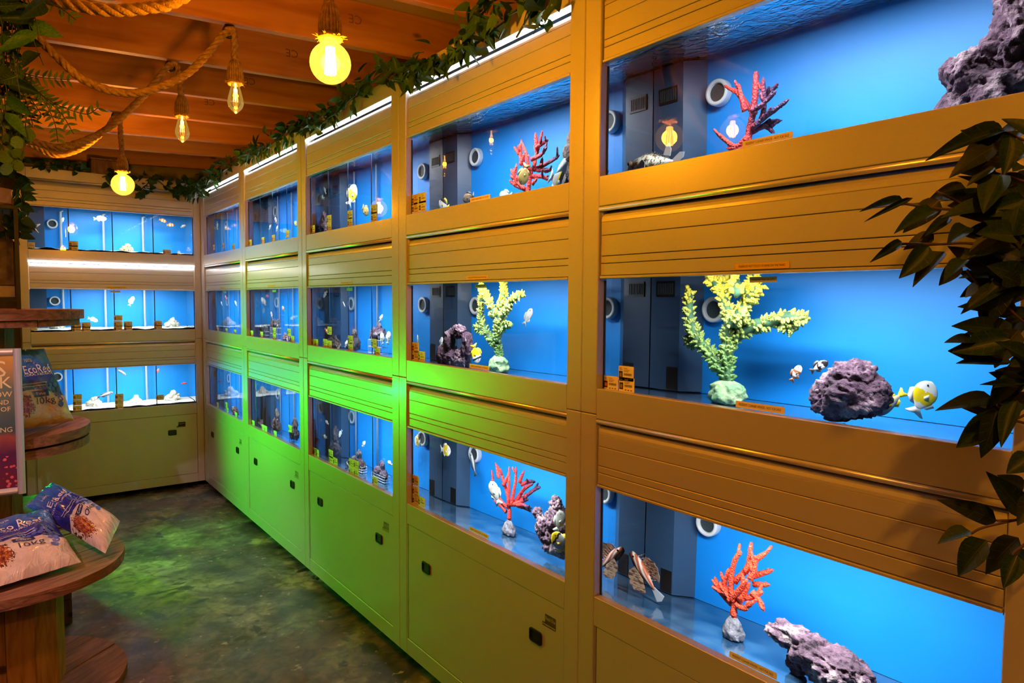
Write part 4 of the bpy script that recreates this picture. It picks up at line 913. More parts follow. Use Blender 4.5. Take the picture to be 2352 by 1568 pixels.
branch_coral('red and purple branching coral with a round lamp mirrored beside it', 4, 0.22, CO_u5r1, 0.0085, coral_mat('coral_paint_a', RED, PUR, REDD, 0.01, 0.07), 1.989, 1)
branch_coral('red branching coral with purple right arms and a tan fish before it', 3, 0.20, CO_u4r1, 0.0092, coral_mat('coral_paint_b', RED, PUR, REDD, 0.06, 0.09), 1.989, 2)
branch_coral('red and purple staghorn coral on a grey cone beside two yellow butterflyfish', 3, 0.25, CO_u4r3, 0.0090, coral_mat('coral_paint_c', RED, PUR, REDD, 0.08, 0.07), 0.729, 3, (0.062, 0.042))
branch_coral('bushy bright red coral on a grey foot above a long flat rock', 4, 0.21, CO_u5r3, 0.0090, coral_mat('coral_paint_d', (0.85, 0.07, 0.025), (0.45, 0.03, 0.05), (0.78, 0.06, 0.035), 0.14, 0.12), 0.729, 4, (0.066, 0.038))

def bumpy_mat():
    m = bpy.data.materials.new('green_yellow_coral'); m.use_nodes = True
    nt = m.node_tree; b = nt.nodes['Principled BSDF']; b.inputs['Roughness'].default_value = 0.55
    tc = nd(nt, 'ShaderNodeTexCoord'); sp = nd(nt, 'ShaderNodeSeparateXYZ'); nt.links.new(tc.outputs['Object'], sp.inputs[0])
    nt.links.new(ramp(nt, sp.outputs[2], [(0.03, (0.06, 0.20, 0.06)), (0.13, (0.19, 0.33, 0.08)), (0.24, (0.40, 0.46, 0.10)), (0.31, (0.80, 0.66, 0.06))]), b.inputs['Base Color'])
    return m
M_bumpy = bumpy_mat()
M_bumpystem = pm('green_coral_stem', (0.03, 0.11, 0.05), 0.7, noise_col=[(0.3, (0.015, 0.06, 0.03)), (0.7, (0.08, 0.20, 0.08))], scale=40)

def bumpy_coral(label, k, dep, brs, r0, zbase, seed, nb):
    rng = random.Random(seed); u0, z0 = brs[0][0]
    root = thing('bumpy_coral', label, 'coral', tw(k, u0, dep, zbase), -pi/2, 'green and yellow coral ornaments')
    m = MB(); nub = MB(); samples = []
    for bi, b in enumerate(brs):
        bend = rng.uniform(-1, 1)*(0.02 if bi == 0 else 0.45)
        pts = [Vector((u - u0, bend*sqrt((u-u0)**2 + (z-z0)**2)*0.4, z - zbase)) for u, z in b]
        p = spline2(pts, 7); n = len(p)
        rad = [r0*(1.1 - 0.35*i/(n-1)) for i in range(n)]; rad[-1] *= 0.6
        m.tube(p, rad, 10, rnd=0.15, seed=bi)
        for i in range(n):
            t = (p[min(i+1, n-1)] - p[max(i-1, 0)]).normalized()
            samples.append((p[i], rad[i], t))
    for q in range(nb):
        c, r, t = samples[q % len(samples)]
        a = rng.random()*2*pi
        e1 = t.cross(Vector((0, 1, 0)));  e1 = e1.normalized() if e1.length > 0.1 else Vector((1, 0, 0)); e2 = t.cross(e1)
        d = (e1*cos(a) + e2*sin(a) + t*0.35).normalized()
        s = rng.uniform(0.0052, 0.0088)
        pc = c + d*(r*0.92) + t*rng.uniform(-0.012, 0.012)
        nub.ball(pc, s, 1); nub.ball(pc + d*s*0.9, s*0.62, 1); nub.ball(pc + d*s*1.5, s*0.34, 1)
    m.build('stem', M_bumpystem, root, smooth=True)
    o = nub.build('knobs', M_bumpy, root, smooth=True); o['kind'] = 'stuff'
    f = MB(); V, F = ICO[4]
    for v in V:
        v = Vector(v); s = 0.048*(1 + 0.25*noise.noise(v*2.5 + Vector((seed, 3, 0))) + 0.12*noise.noise(v*8))
        f.v.append((v.x*s*1.15, v.y*s, max(0.0, (v.z*0.6 + 0.30)*0.072)))
    f.f = list(F); f.m = [0]*len(F)
    f.build('foot', pm('green_coral_foot', (0.2, 0.4, 0.2), 0.8, noise_col=[(0.3, (0.08, 0.26, 0.12)), (0.7, (0.40, 0.52, 0.26))], scale=35, bump=0.8, bscale=70), root, smooth=True)
    return root
bumpy_coral('tall green knobbly coral with yellow tips in the nearest middle tank', 4, 0.22, CO_g5, 0.0165, 1.362, 11, 1150)
bumpy_coral('green knobbly coral with yellow tips beside a holed purple rock', 3, 0.20, CO_g4, 0.0150, 1.362, 12, 800)

# ------------------------------------------------------------------ rocks
def rock_mat(name, c0, c1, c2, sc=14):
    m = bpy.data.materials.new(name); m.use_nodes = True
    nt = m.node_tree; b = nt.nodes['Principled BSDF']; b.inputs['Roughness'].default_value = 0.95
    tc = nd(nt, 'ShaderNodeTexCoord')
    n = nd(nt, 'ShaderNodeTexNoise'); n.inputs['Scale'].default_value = sc; n.inputs['Detail'].default_value = 8; n.inputs['Roughness'].default_value = 0.7
    nt.links.new(tc.outputs['Object'], n.inputs[0])
    nt.links.new(ramp(nt, n.outputs[0], [(0.34, c0), (0.50, c1), (0.66, c2)]), b.inputs['Base Color'])
    n2 = nd(nt, 'ShaderNodeTexNoise'); n2.inputs['Scale'].default_value = 70; n2.inputs['Detail'].default_value = 8
    nt.links.new(tc.outputs['Object'], n2.inputs[0])
    bp = nd(nt, 'ShaderNodeBump'); bp.inputs['Strength'].default_value = 1.0; bp.inputs['Distance'].default_value = 0.012
    nt.links.new(n2.outputs[0], bp.inputs['Height']); nt.links.new(bp.outputs[0], b.inputs['Normal'])
    return m
M_rockp = rock_mat('purple_live_rock', (0.018, 0.009, 0.016), (0.085, 0.040, 0.070), (0.34, 0.24, 0.27))
M_rockl = rock_mat('pink_grey_live_rock', (0.035, 0.020, 0.030), (0.17, 0.095, 0.135), (0.46, 0.38, 0.36))
M_rockd = rock_mat('dark_brown_rock', (0.014, 0.010, 0.011), (0.07, 0.045, 0.045), (0.27, 0.21, 0.18), 22)
M_rockw = rock_mat('bleached_coral_rock', (0.45, 0.40, 0.30), (0.74, 0.70, 0.58), (0.86, 0.84, 0.76), 22)

def rock(label, pos, lobes, mat, seed, sub=5, amp=0.10, rz=-pi/2, group=None, name='live_rock', sc=1.0):
    """lobes: (centre x, y, z, radius) in metres, z from the resting plane; lumps of one rock grown into each other"""
    m = MB(); V, F = ICO[sub]
    for li, (cx, cy, cz, r, stretch) in enumerate(lobes):
        i0 = len(m.v); c = Vector((cx, cy, cz))
        for v in V:
            v = Vector(v); q = v*1.6 + Vector((seed*1.7, li*5.3, 0))
            d = 1 + amp*3.2*noise.noise(q) + amp*1.7*noise.noise(q*2.6) + amp*0.9*noise.noise(q*6.1) - amp*1.6*max(0, noise.noise(q*3.3 + Vector((9, 9, 9))) - 0.15)*2
            p = c + Vector((v.x*r*stretch[0], v.y*r*stretch[1], v.z*r*stretch[2]))*d
            m.v.append((p.x*sc, p.y*sc, max(p.z*sc, 0.0)))
        m.f += [tuple(i0 + t for t in q) for q in F]; m.m += [0]*len(F)
    o = m.build(name, mat, None, pos, (0, 0, rz), smooth=True)
    return tag(o, label, 'rock', group)
U = (1, 1, 1)
rock('craggy dark purple rock at the right of the top near tank', tw(4, 0.95, 0.20, 1.989),
     [(0.0, 0, 0.05, 0.085, U), (0.045, 0.0, 0.15, 0.07, U), (0.075, 0, 0.22, 0.055, U), (-0.04, -0.02, 0.10, 0.05, U), (0.02, 0.0, 0.225, 0.03, U)], M_rockp, 3)
rock('chunky purple rock with spotted fish in the nearest middle tank', tw(4, 0.695, 0.165, 1.362),
     [(0.0, 0, 0.062, 0.062, (1.25, 1, 0.9)), (-0.045, 0.0, 0.05, 0.045, U), (0.01, 0, 0.105, 0.045, (1.2, 1, 0.9)), (0.055, 0, 0.075, 0.035, U)], M_rockp, 5)
rock('long flat pinkish rock lying under the bushy red coral', tw(4, 0.645, 0.155, 0.729),
     [(-0.07, 0.01, 0.085, 0.040, (1.6, 1, 0.8)), (-0.01, 0, 0.070, 0.050, (1.2, 1, 1.0)), (0.06, -0.01, 0.062, 0.052, (1.3, 1.1, 0.85)), (0.11, -0.01, 0.055, 0.030, U), (0.03, 0, 0.02, 0.03, (1.5, 1, 0.8)), (-0.05, 0.01, 0.02, 0.025, (1, 1, 1.2))], M_rockl, 7)
rock('holed purple rock beside the knobbly coral in the fourth rack', tw(3, 0.262, 0.13, 1.362),
     [(-0.085, 0, 0.045, 0.044, U), (-0.02, 0, 0.032, 0.045, (1.3, 1, 0.85)), (0.05, 0, 0.035, 0.045, (1.2, 1, 1)), (0.095, 0, 0.095, 0.038, (0.85, 1, 1.5)), (0.035, 0, 0.148, 0.036, (1.3, 1, 0.8)), (-0.035, 0, 0.105, 0.036, (0.9, 1, 1.3))], M_rockp, 9, amp=0.09)
rock('tall brown rock by the right post in the top fourth tank', tw(3, 0.955, 0.20, 1.989), [(0, 0, 0.06, 0.06, (1, 1, 1.3)), (-0.01, 0, 0.14, 0.055, (1, 1, 1.2)), (-0.025, 0, 0.185, 0.03, U)], M_rockd, 13, sub=4)
rock('lumpy pink rock beside the yellow fish in the bottom fourth tank', tw(3, 0.855, 0.19, 0.745), [(0, 0, 0.05, 0.055, U), (-0.045, 0, 0.085, 0.045, U), (0.02, 0, 0.125, 0.05, U), (-0.085, 0, 0.125, 0.022, U), (0.01, 0, 0.185, 0.026, U), (0.05, 0, 0.04, 0.04, U)], M_rockl, 15, amp=0.12)

SMALLROCK = ['slim tall rock in the top middle-rack tank', 'low brown rock behind cards in the central middle-rack tank', 'pinkish upright rock in the central middle-rack tank', 'slanted dark rock with pale discs in the central middle-rack tank',
 'tall speckled rock in the bottom middle-rack tank', 'wide dark rock on a basket in the bottom middle-rack tank', 'small conical rock on a basket in the bottom middle-rack tank',
 'brown rock in the centre tank of the second far rack', 'pale brown rock at left in the centre tank of the second far rack', 'low brown rock at right in the centre tank of the second far rack',
 'tall brown rock in the bottom tank of the second far rack', 'brown rock on the right in the bottom tank of the second far rack', 'small reddish rock at left in the bottom tank of the second far rack', 'brown rock in the bottom tank of the farthest rack']
for i, (k, u, d, z, hw, hh) in enumerate(ROCK_SMALL):
    row = 1 if z > 1.9 else 2 if z > 1.3 else 3
    fl = ROWS[row][0] - 0.012
    lift = max(0.0, z - hh - fl)
    h2 = (z + hh - fl)/2 if lift < 0.05 else hh
    base = fl if lift < 0.05 else z - hh
    hw = min(hw, 0.085)
    rock(SMALLROCK[i], tw(k, u, d, base), [(0, 0, h2*0.7, max(hw, h2)*0.55, (hw/max(hw, h2), 0.8*hw/max(hw, h2), h2/max(hw, h2))), (hw*0.15, 0, h2*1.3, h2*0.42, (min(1.0, hw/h2), 0.8, 1.2)), (-hw*0.45, 0, h2*0.5, hw*0.45, U), (hw*0.45, 0, h2*0.55, hw*0.42, U)],
         M_rockd if i % 3 else M_rockl, 20 + i, sub=4, amp=0.12, group='small rocks in the divided tanks')
    if lift >= 0.05 or i in (5, 6):
        b = thing('mesh_basket', 'clear plastic basket holding up the ' + SMALLROCK[i].split(' in the ')[0].replace(' on a basket', '').replace(' behind cards', '') + (', upper' if row == 1 else ', centre' if row == 2 else ', lower'), 'basket', tw(k, u, d, fl), -pi/2)
        hb = max(0.03, base - fl - 0.001)
        mb = MB(); hw2 = hw*0.9
        for q in range(9):
            x = -hw2 + 2*hw2*q/8
            mb.tube([(x, -0.035, hb), (x, -0.035, 0.002), (x, 0.035, 0.002), (x, 0.035, hb)], 0.0009, 4)
        for zz in (0.002, hb*0.5, hb):
            mb.tube([(-hw2, -0.035, zz), (hw2, -0.035, zz), (hw2, 0.035, zz), (-hw2, 0.035, zz), (-hw2, -0.035, zz)], 0.0013, 4)
        mb.build('wire_frame', M_whiteplastic, b)

# ------------------------------------------------------------------ fish
def stripe_mat(name, cols, axis=0, wob=0.0):
    """bands of colour along the body; cols = [(position 0..1, colour), ...] with hard edges"""
    if name in MATS: return MATS[name]
    m = bpy.data.materials.new(name); m.use_nodes = True
    nt = m.node_tree; b = nt.nodes['Principled BSDF']; b.inputs['Roughness'].default_value = 0.35
    tc = nd(nt, 'ShaderNodeTexCoord'); sp = nd(nt, 'ShaderNodeSeparateXYZ')
    nt.links.new(tc.outputs['Object'], sp.inputs[0])
    mr = nd(nt, 'ShaderNodeMapRange'); mr.inputs[1].default_value = -0.5; mr.inputs[2].default_value = 0.5
    src = sp.outputs[axis]
    if wob:
        n = nd(nt, 'ShaderNodeTexNoise'); n.inputs['Scale'].default_value = 9; nt.links.new(tc.outputs['Object'], n.inputs[0])
        ad = nd(nt, 'ShaderNodeMath', operation='MULTIPLY_ADD'); ad.inputs[1].default_value = wob
        nt.links.new(n.outputs[0], ad.inputs[0]); nt.links.new(src, ad.inputs[2]); src = ad.outputs[0]
    nt.links.new(src, mr.inputs[0])
    r = nt.nodes.new('ShaderNodeValToRGB'); r.color_ramp.interpolation = 'CONSTANT'
    e = r.color_ramp.elements
    while len(e) < len(cols): e.new(0.5)
    for i, (p, c) in enumerate(cols): e[i].position = p; e[i].color = (*c, 1)
    nt.links.new(mr.outputs[0], r.inputs[0]); nt.links.new(r.outputs[0], b.inputs['Base Color'])
    MATS[name] = m
    return m
WHITE, BLK, YEL = (0.78, 0.78, 0.76), (0.012, 0.012, 0.015), (0.85, 0.62, 0.01)
M_eye = pm('fish_eye', (0.005, 0.005, 0.006), 0.1)
M_fin = pm('pale_fin', (0.60, 0.63, 0.66), 0.4)
M_finy = pm('yellow_fin', (0.85, 0.60, 0.02), 0.4)
M_finb = pm('dark_fin', (0.05, 0.045, 0.05), 0.4)
M_fino = pm('orange_fin', (0.70, 0.20, 0.03), 0.4)

def fish_mesh(name, body_mat, fin_mat, hgt=0.42, thick=0.20, dors=0.12, tail=0.24, snout=0.25, nose=0.0):
    """unit-length fish, nose at +x; body, dorsal, anal and tail fins, side fins and eyes in one skin"""
    m = MB(); n = 14; rows = []
    for i in range(n + 1):
        t = i/n; x = 0.5 - nose*0.0 - t*(1.0 - tail)
        h = hgt/2*(sin(pi*min(1.0, (t**(0.62 + snout*0.4))*0.93 + 0.035))**0.85)
        if i == 0: h = hgt*0.045
        if t > 0.9: h = max(h, hgt*0.10)
        w = thick/2*(sin(pi*min(1.0, t*0.94 + 0.05))**0.8)
        rows.append([(x, w*cos(2*pi*s/12)*(1.0), h*sin(2*pi*s/12)) for s in range(12)])
    m.grid(rows, 0, True)
    m.f.append(tuple(range(11, -1, -1))); m.m.append(0)
    k = len(rows)*12 - 12; m.f.append(tuple(k + s for s in range(12))); m.m.append(0)
    xe = 0.5 - (1 - tail)
    def fin(pts, y=0.0, th=0.008):
        a = [(p[0], y - th, p[1]) for p in pts]; b = [(p[0], y + th, p[1]) for p in pts]
        i = len(m.v); q = len(pts); m.v += a + b
        m.f.append(tuple(range(i, i+q))); m.m.append(1); m.f.append(tuple(range(i+2*q-1, i+q-1, -1))); m.m.append(1)
        for s in range(q):
            t = (s+1) % q; m.f.append((i+t, i+s, i+q+s, i+q+t)); m.m.append(1)
    fin([(xe + 0.06, hgt*0.07), (xe - tail*0.75, hgt*0.40), (xe - tail*0.85, hgt*0.30), (xe - tail*0.62, 0), (xe - tail*0.85, -hgt*0.30), (xe - tail*0.75, -hgt*0.40), (xe + 0.06, -hgt*0.07)])
    fin([(0.22, hgt*0.40), (0.10, hgt*0.50 + dors), (-0.10, hgt*0.46 + dors*0.9), (-0.22, hgt*0.30 + dors*0.5), (-0.22, hgt*0.12), (0.0, hgt*0.36)])
    fin([(0.02, -hgt*0.40), (-0.06, -hgt*0.47 - dors*0.7), (-0.20, -hgt*0.30 - dors*0.4), (-0.22, -hgt*0.12)][::-1])
    fin([(0.16, -hgt*0.10), (0.03, -hgt*0.20), (0.0, -hgt*0.02), (0.05, hgt*0.04)], -thick*0.5 - 0.004)
    fin([(0.16, -hgt*0.10), (0.03, -hgt*0.20), (0.0, -hgt*0.02), (0.05, hgt*0.04)], thick*0.5 + 0.004)
    for s in (-1, 1): m.ball((0.36, s*thick*0.30, hgt*0.10), 0.030, 1, 2)
    me = m.mesh(name, [body_mat, fin_mat, M_eye], True)
    return me
FM = {
 'butterfly': fish_mesh('butterflyfish', stripe_mat('fish_butterfly', [(0, YEL), (0.20, YEL), (0.44, WHITE), (0.72, WHITE), (0.80, BLK), (0.87, YEL)], 0, 0.15), M_finy, 0.66, 0.11, 0.10, 0.20, 0.5),
 'yellow': fish_mesh('yellow_butterflyfish', stripe_mat('fish_yellow', [(0, YEL), (0.62, YEL), (0.68, WHITE), (0.78, BLK), (0.86, WHITE)], 0, 0.10), M_finy, 0.64, 0.11, 0.10, 0.20, 0.5),
 'whiteyellow': fish_mesh('whiteyellow_butterflyfish', stripe_mat('fish_wy', [(0, WHITE), (0.40, WHITE), (0.46, YEL), (0.80, WHITE)], 0, 0.2), pm('white_fin', (0.75, 0.75, 0.72), 0.4), 0.68, 0.11, 0.10, 0.20, 0.5),
 'saddle': fish_mesh('saddle_butterflyfish', stripe_mat('fish_saddle', [(0, WHITE), (0.52, WHITE), (0.62, BLK)], 2), M_finy, 0.66, 0.11, 0.10, 0.20, 0.5),
 'tan': fish_mesh('tan_tang', stripe_mat('fish_tan', [(0, (0.34, 0.24, 0.06)), (0.5, (0.42, 0.30, 0.09))], 0, 0.2), pm('tan_fin', (0.35, 0.26, 0.08), 0.5), 0.62, 0.12, 0.08, 0.22, 0.5),
 'brown': fish_mesh('brown_tang', stripe_mat('fish_brown', [(0, (0.10, 0.07, 0.05)), (0.5, (0.22, 0.15, 0.10))], 0, 0.2), M_finb, 0.52, 0.14, 0.08, 0.22, 0.4),
 'idol': fish_mesh('moorish_idol', stripe_mat('fish_idol', [(0, BLK), (0.25, WHITE), (0.48, YEL), (0.55, BLK), (0.72, WHITE), (0.85, BLK)], 0, 0.05), M_fin, 0.80, 0.11, 0.55, 0.16, 0.6),
 'clown': fish_mesh('maroon_clownfish', stripe_mat('fish_clown', [(0, WHITE), (0.18, (0.30, 0.10, 0.04)), (0.40, WHITE), (0.60, (0.30, 0.10, 0.04)), (0.74, WHITE)], 0, 0.08), pm('brown_fin', (0.28, 0.10, 0.05), 0.5), 0.42, 0.17, 0.09, 0.22),
 'orangeclown': fish_mesh('orange_clownfish', stripe_mat('fish_oclown', [(0, WHITE), (0.15, (0.80, 0.22, 0.02)), (0.42, WHITE), (0.56, (0.80, 0.22, 0.02)), (0.74, WHITE), (0.84, (0.80, 0.22, 0.02))], 0, 0.08), M_fino, 0.40, 0.17, 0.09, 0.22),
 'spotted': fish_mesh('spotted_clownfish', stripe_mat('fish_spot', [(0, WHITE), (0.25, BLK), (0.36, WHITE), (0.58, BLK), (0.70, WHITE), (0.88, BLK)], 0, 0.30), M_finb, 0.40, 0.17, 0.10, 0.22),
 'grey': fish_mesh('grey_tang', stripe_mat('fish_grey', [(0, (0.35, 0.38, 0.36)), (0.5, (0.42, 0.44, 0.38)), (0.8, (0.30, 0.30, 0.26))], 0, 0.2), M_fin, 0.52, 0.11, 0.07, 0.22),
 'wrasse': fish_mesh('grey_yellow_wrasse', stripe_mat('fish_wrasse', [(0, (0.42, 0.36, 0.16)), (0.35, (0.25, 0.30, 0.34)), (0.6, (0.45, 0.42, 0.22)), (0.8, (0.35, 0.36, 0.34))], 2, 0.2), M_finy, 0.34, 0.18, 0.07, 0.22),
 'slim': fish_mesh('slim_wrasse', stripe_mat('fish_slim', [(0, (0.10, 0.13, 0.17)), (0.5, (0.35, 0.38, 0.40))], 2), M_finb, 0.22, 0.13, 0.04, 0.22),
 'pale': fish_mesh('pale_reef_fish', stripe_mat('fish_pale', [(0, (0.62, 0.62, 0.56)), (0.6, (0.75, 0.74, 0.68))], 0, 0.2), M_fin, 0.38, 0.13, 0.08, 0.22),
 'discs': fish_mesh('pale_round_fish', stripe_mat('fish_disc', [(0, (0.62, 0.66, 0.50)), (0.6, (0.78, 0.78, 0.66))], 0, 0.2), M_fin, 0.60, 0.12, 0.06, 0.18),
 'red': fish_mesh('red_shrimpfish', stripe_mat('fish_red', [(0, (0.6, 0.03, 0.03)), (0.5, (0.7, 0.1, 0.05))], 0, 0.2), pm('red_fin', (0.6, 0.05, 0.04), 0.5), 0.30, 0.16, 0.08, 0.25),
}
def fish(kind, label, pos, length, ang=0.0, turn=0.0, rz=-pi/2, group=None, flip=False):
    """ang: nose up/down in degrees, turn: yaw out of the wall plane; flip: swims to the left"""
    o = put('fish', FM[kind], None, pos)
    o.name = FM[kind].name
    R = Matrix.Rotation(rz, 4, 'Z') @ Matrix.Rotation(radians(turn) + (pi if flip else 0), 4, 'Z') @ Matrix.Rotation(radians(-ang), 4, 'Y')
    o.matrix_world = Matrix.Translation(pos) @ R @ Matrix.Scale(length, 4)
    return tag(o, label, 'fish', group)

fish('clown', 'white and maroon clownfish hovering beside the big green coral', tw(4, 0.558, 0.18, 1.462), 0.048, 62, 20)
fish('spotted', 'white fish with black spots resting on the purple rock', tw(4, 0.620, 0.17, 1.485), 0.050, 35, 15)
fish('whiteyellow', 'yellow and white butterflyfish near the bottom right of the nearest middle tank', tw(4, 0.826, 0.25, 1.428), 0.085, 62, 48)
fish('wrasse', 'grey and yellow fish slanting behind the chunky purple rock', tw(4, 0.770, 0.22, 1.415), 0.085, -45, 20, flip=True)
fish('tan', 'tan disc-shaped fish in front of the top red coral', tw(3, 0.725, 0.12, 2.083), 0.080, -70, 40, flip=True)
fish('brown', 'small brown fish low by the dark weir in the top fourth tank', tw(3, 0.350, 0.15, 2.045), 0.075, -8, 10, flip=True)
fish('saddle', 'white butterflyfish with black saddle low in the top fourth tank', tw(3, 0.205, 0.10, 2.028), 0.070, 30, 20, flip=True)
fish('pale', 'pale fish with dark fins near the foot of the top red coral', tw(3, 0.595, 0.15, 2.026), 0.080, 8, 0, flip=True)
fish('idol', 'striped fish with a long white fin beside the tall brown rock', tw(3, 0.893, 0.14, 2.040), 0.085, -25, 30)
fish('yellow', 'yellow fish with white and black band beside the holed rock', tw(3, 0.425, 0.12, 1.430), 0.080, -70, 35)
fish('pale', 'pale slender fish behind the small knobbly coral', tw(3, 0.64, 0.27, 1.575), 0.080, 55, 10)
fish('pale', 'little pale fish by the weir in the fourth middle tank', tw(3, 0.10, 0.20, 1.455), 0.050, 70, 20)
fish('whiteyellow', 'white and yellow butterflyfish high by the weir in the bottom fourth tank', tw(3, 0.120, 0.22, 0.985), 0.075, 0, 15)
fish('grey', 'round grey fish in front of the bottom staghorn coral', tw(3, 0.555, 0.13, 0.900), 0.100, 60, 25, flip=True)
fish('slim', 'slim dark fish below the inlet in the bottom fourth tank', tw(3, 0.27, 0.30, 0.945), 0.110, 68, 10, flip=True)
fish('butterfly', 'yellow and white butterflyfish beside the lumpy pink rock', tw(3, 0.955, 0.10, 0.822), 0.095, 35, 20, flip=True)
fish('grey', 'grey fish half hidden behind the right post of the bottom fourth tank', tw(3, 0.925, 0.13, 0.885), 0.085, 70, 20)

KINDS = ['pale', 'pale', 'pale', 'whiteyellow', 'tan', 'pale', 'slim', 'orangeclown', 'pale', 'pale', 'discs', 'discs', 'pale', 'pale', 'pale', 'pale', 'pale', 'spotted',
         'clown', 'pale', 'pale', 'yellow', 'tan', 'tan', 'clown', 'red', 'brown', 'yellow', 'brown', 'pale', 'red', 'pale']
SF = ['leftmost pale fish high in the top middle-rack tank', 'second pale fish high in the top middle-rack tank', 'lower pale fish by the dark panel in the top middle-rack tank', 'long white fish with yellow tail below the top middle-rack inlet', 'round silvery tan fish right of centre in the top middle-rack tank',
 'pale fish near the water line of the central middle-rack tank', 'thin striped fish against the dark panel of the central middle-rack tank', 'small orange clownfish above cards in the central middle-rack tank', 'white fish at the bottom of the central middle-rack tank', 'slender pale fish before the white pipe in the central middle-rack tank', 'left pale disc fish under the slanted dark rock', 'right pale disc fish under the slanted dark rock',
 'small pale fish left of the tall speckled rock, upper', 'small pale fish left of the tall speckled rock, lower', 'small pale fish right of the tall speckled rock', 'tiny pale fish above the wide dark rock', 'tiny pale fish right of the conical rock', 'black and white fish beside the cards under the wide dark rock',
 'white and brown fish by the inlet of the second rack, top tank', 'small pale fish left of centre in the second rack, top tank', 'small pale fish below the inlet in the second rack, top tank', 'small yellow fish at the right edge of the second rack, top tank', 'tan slanting fish at left in the second rack, centre tank', 'small tan fish mid-water in the second rack, centre tank', 'white and brown fish above the rock in the second rack, centre tank', 'small red fish near the surface in the second rack, centre tank', 'tiny dark fish at right in the second rack, centre tank',
 'yellow fish in the top tank of the farthest rack', 'small brown fish in the top tank of the farthest rack', 'leftmost pale fish in the centre tank of the farthest rack', 'small red fish in the centre tank of the farthest rack', 'rightmost pale fish in the centre tank of the farthest rack']
rng = random.Random(5)
for i, (k, u, d, z) in enumerate(FISH_SMALL):
    ln = {0: 0.075, 3: 0.13, 4: 0.075, 10: 0.062, 11: 0.068, 27: 0.075, 17: 0.07}.get(i, rng.uniform(0.045, 0.062))
    fish(KINDS[i], SF[i], tw(k, u, d, z), ln, {3: 55, 10: 80, 11: 75, 27: 80}.get(i, rng.uniform(-60, 60)), rng.uniform(0, 40), group='small fish in the divided tanks', flip=rng.random() < 0.5)

# porcupine puffer resting at the bottom of the top near tank
pf = thing('porcupine_puffer', 'speckled cream puffer fish resting low in the top near tank', 'fish', tw(4, 0.135, 0.10, 2.022), -pi/2)
m = MB(); n = 18; rows = []
for i in range(n + 1):
    t = i/n; x = -0.088 + 0.165*t
    prof = (sin(pi*min(1, t*0.88 + 0.08))**0.65)
    h = 0.033*prof*(1.0 if t < 0.55 else 1.0 - 0.62*(t - 0.55)/0.45); wv = 0.036*prof*(1.0 if t < 0.5 else 1.0 - 0.7*(t - 0.5)/0.5)
    if i == 0: h *= 0.5; wv *= 0.6
    rows.append([(x, wv*cos(2*pi*s/16), h*sin(2*pi*s/16)) for s in range(16)])
m.grid(rows, 0, True); m.f.append(tuple(range(15, -1, -1))); m.m.append(0); k0 = n*16; m.f.append(tuple(k0 + s for s in range(16))); m.m.append(0)
rr = random.Random(8)
for q in range(230):
    i = rr.randrange(4, n - 2); s = rr.randrange(16); p = Vector(rows[i][s]); d = Vector((0.9, p.y*12, p.z*12)).normalized()
    m.tube([p, p + d*0.010], [0.0012, 0.0003], 4)
M_puff = pm('puffer_skin', (0.7, 0.66, 0.52), 0.6, noise_col=[(0.42, (0.12, 0.07, 0.03)), (0.50, (0.66, 0.60, 0.44)), (0.7, (0.82, 0.80, 0.70))], scale=55)
m.build('body', M_puff, pf, smooth=True)
def fan(name, pts, par, mat, th=0.0012):
    f = MB(); a = [(p[0], p[1] - th, p[2]) for p in pts]; b = [(p[0], p[1] + th, p[2]) for p in pts]; q = len(pts)
    f.v = a + b; f.f = [tuple(range(q)), tuple(range(2*q - 1, q - 1, -1))] + [((s+1) % q, s, q + s, q + (s+1) % q) for s in range(q)]; f.m = [0]*len(f.f)
    return f.build(name, mat, par)
fan('tail_fin', [(0.072, 0, 0.004), (0.100, 0, 0.022), (0.115, 0, 0.020), (0.112, 0, 0.006), (0.090, 0, -0.008), (0.072, 0, -0.006)], pf, M_fin)
fan('dorsal_fin', [(0.042, 0, 0.022), (0.052, 0, 0.048), (0.060, 0, 0.052), (0.070, 0, 0.034), (0.066, 0, 0.016)], pf, M_fin)
fan('side_fin', [(-0.030, -0.035, 0.0), (-0.012, -0.042, 0.016), (0.0, -0.043, 0.004), (-0.005, -0.040, -0.016), (-0.026, -0.036, -0.014)], pf, M_fin)
for s in (-1, 1):
    e = MB(); e.ball((-0.068, s*0.026, 0.012), 0.009, 2, 0); e.ball((-0.070, s*0.031, 0.012), 0.0055, 2, 1)
    e.build('eye', [M_puff, M_eye], pf, smooth=True)

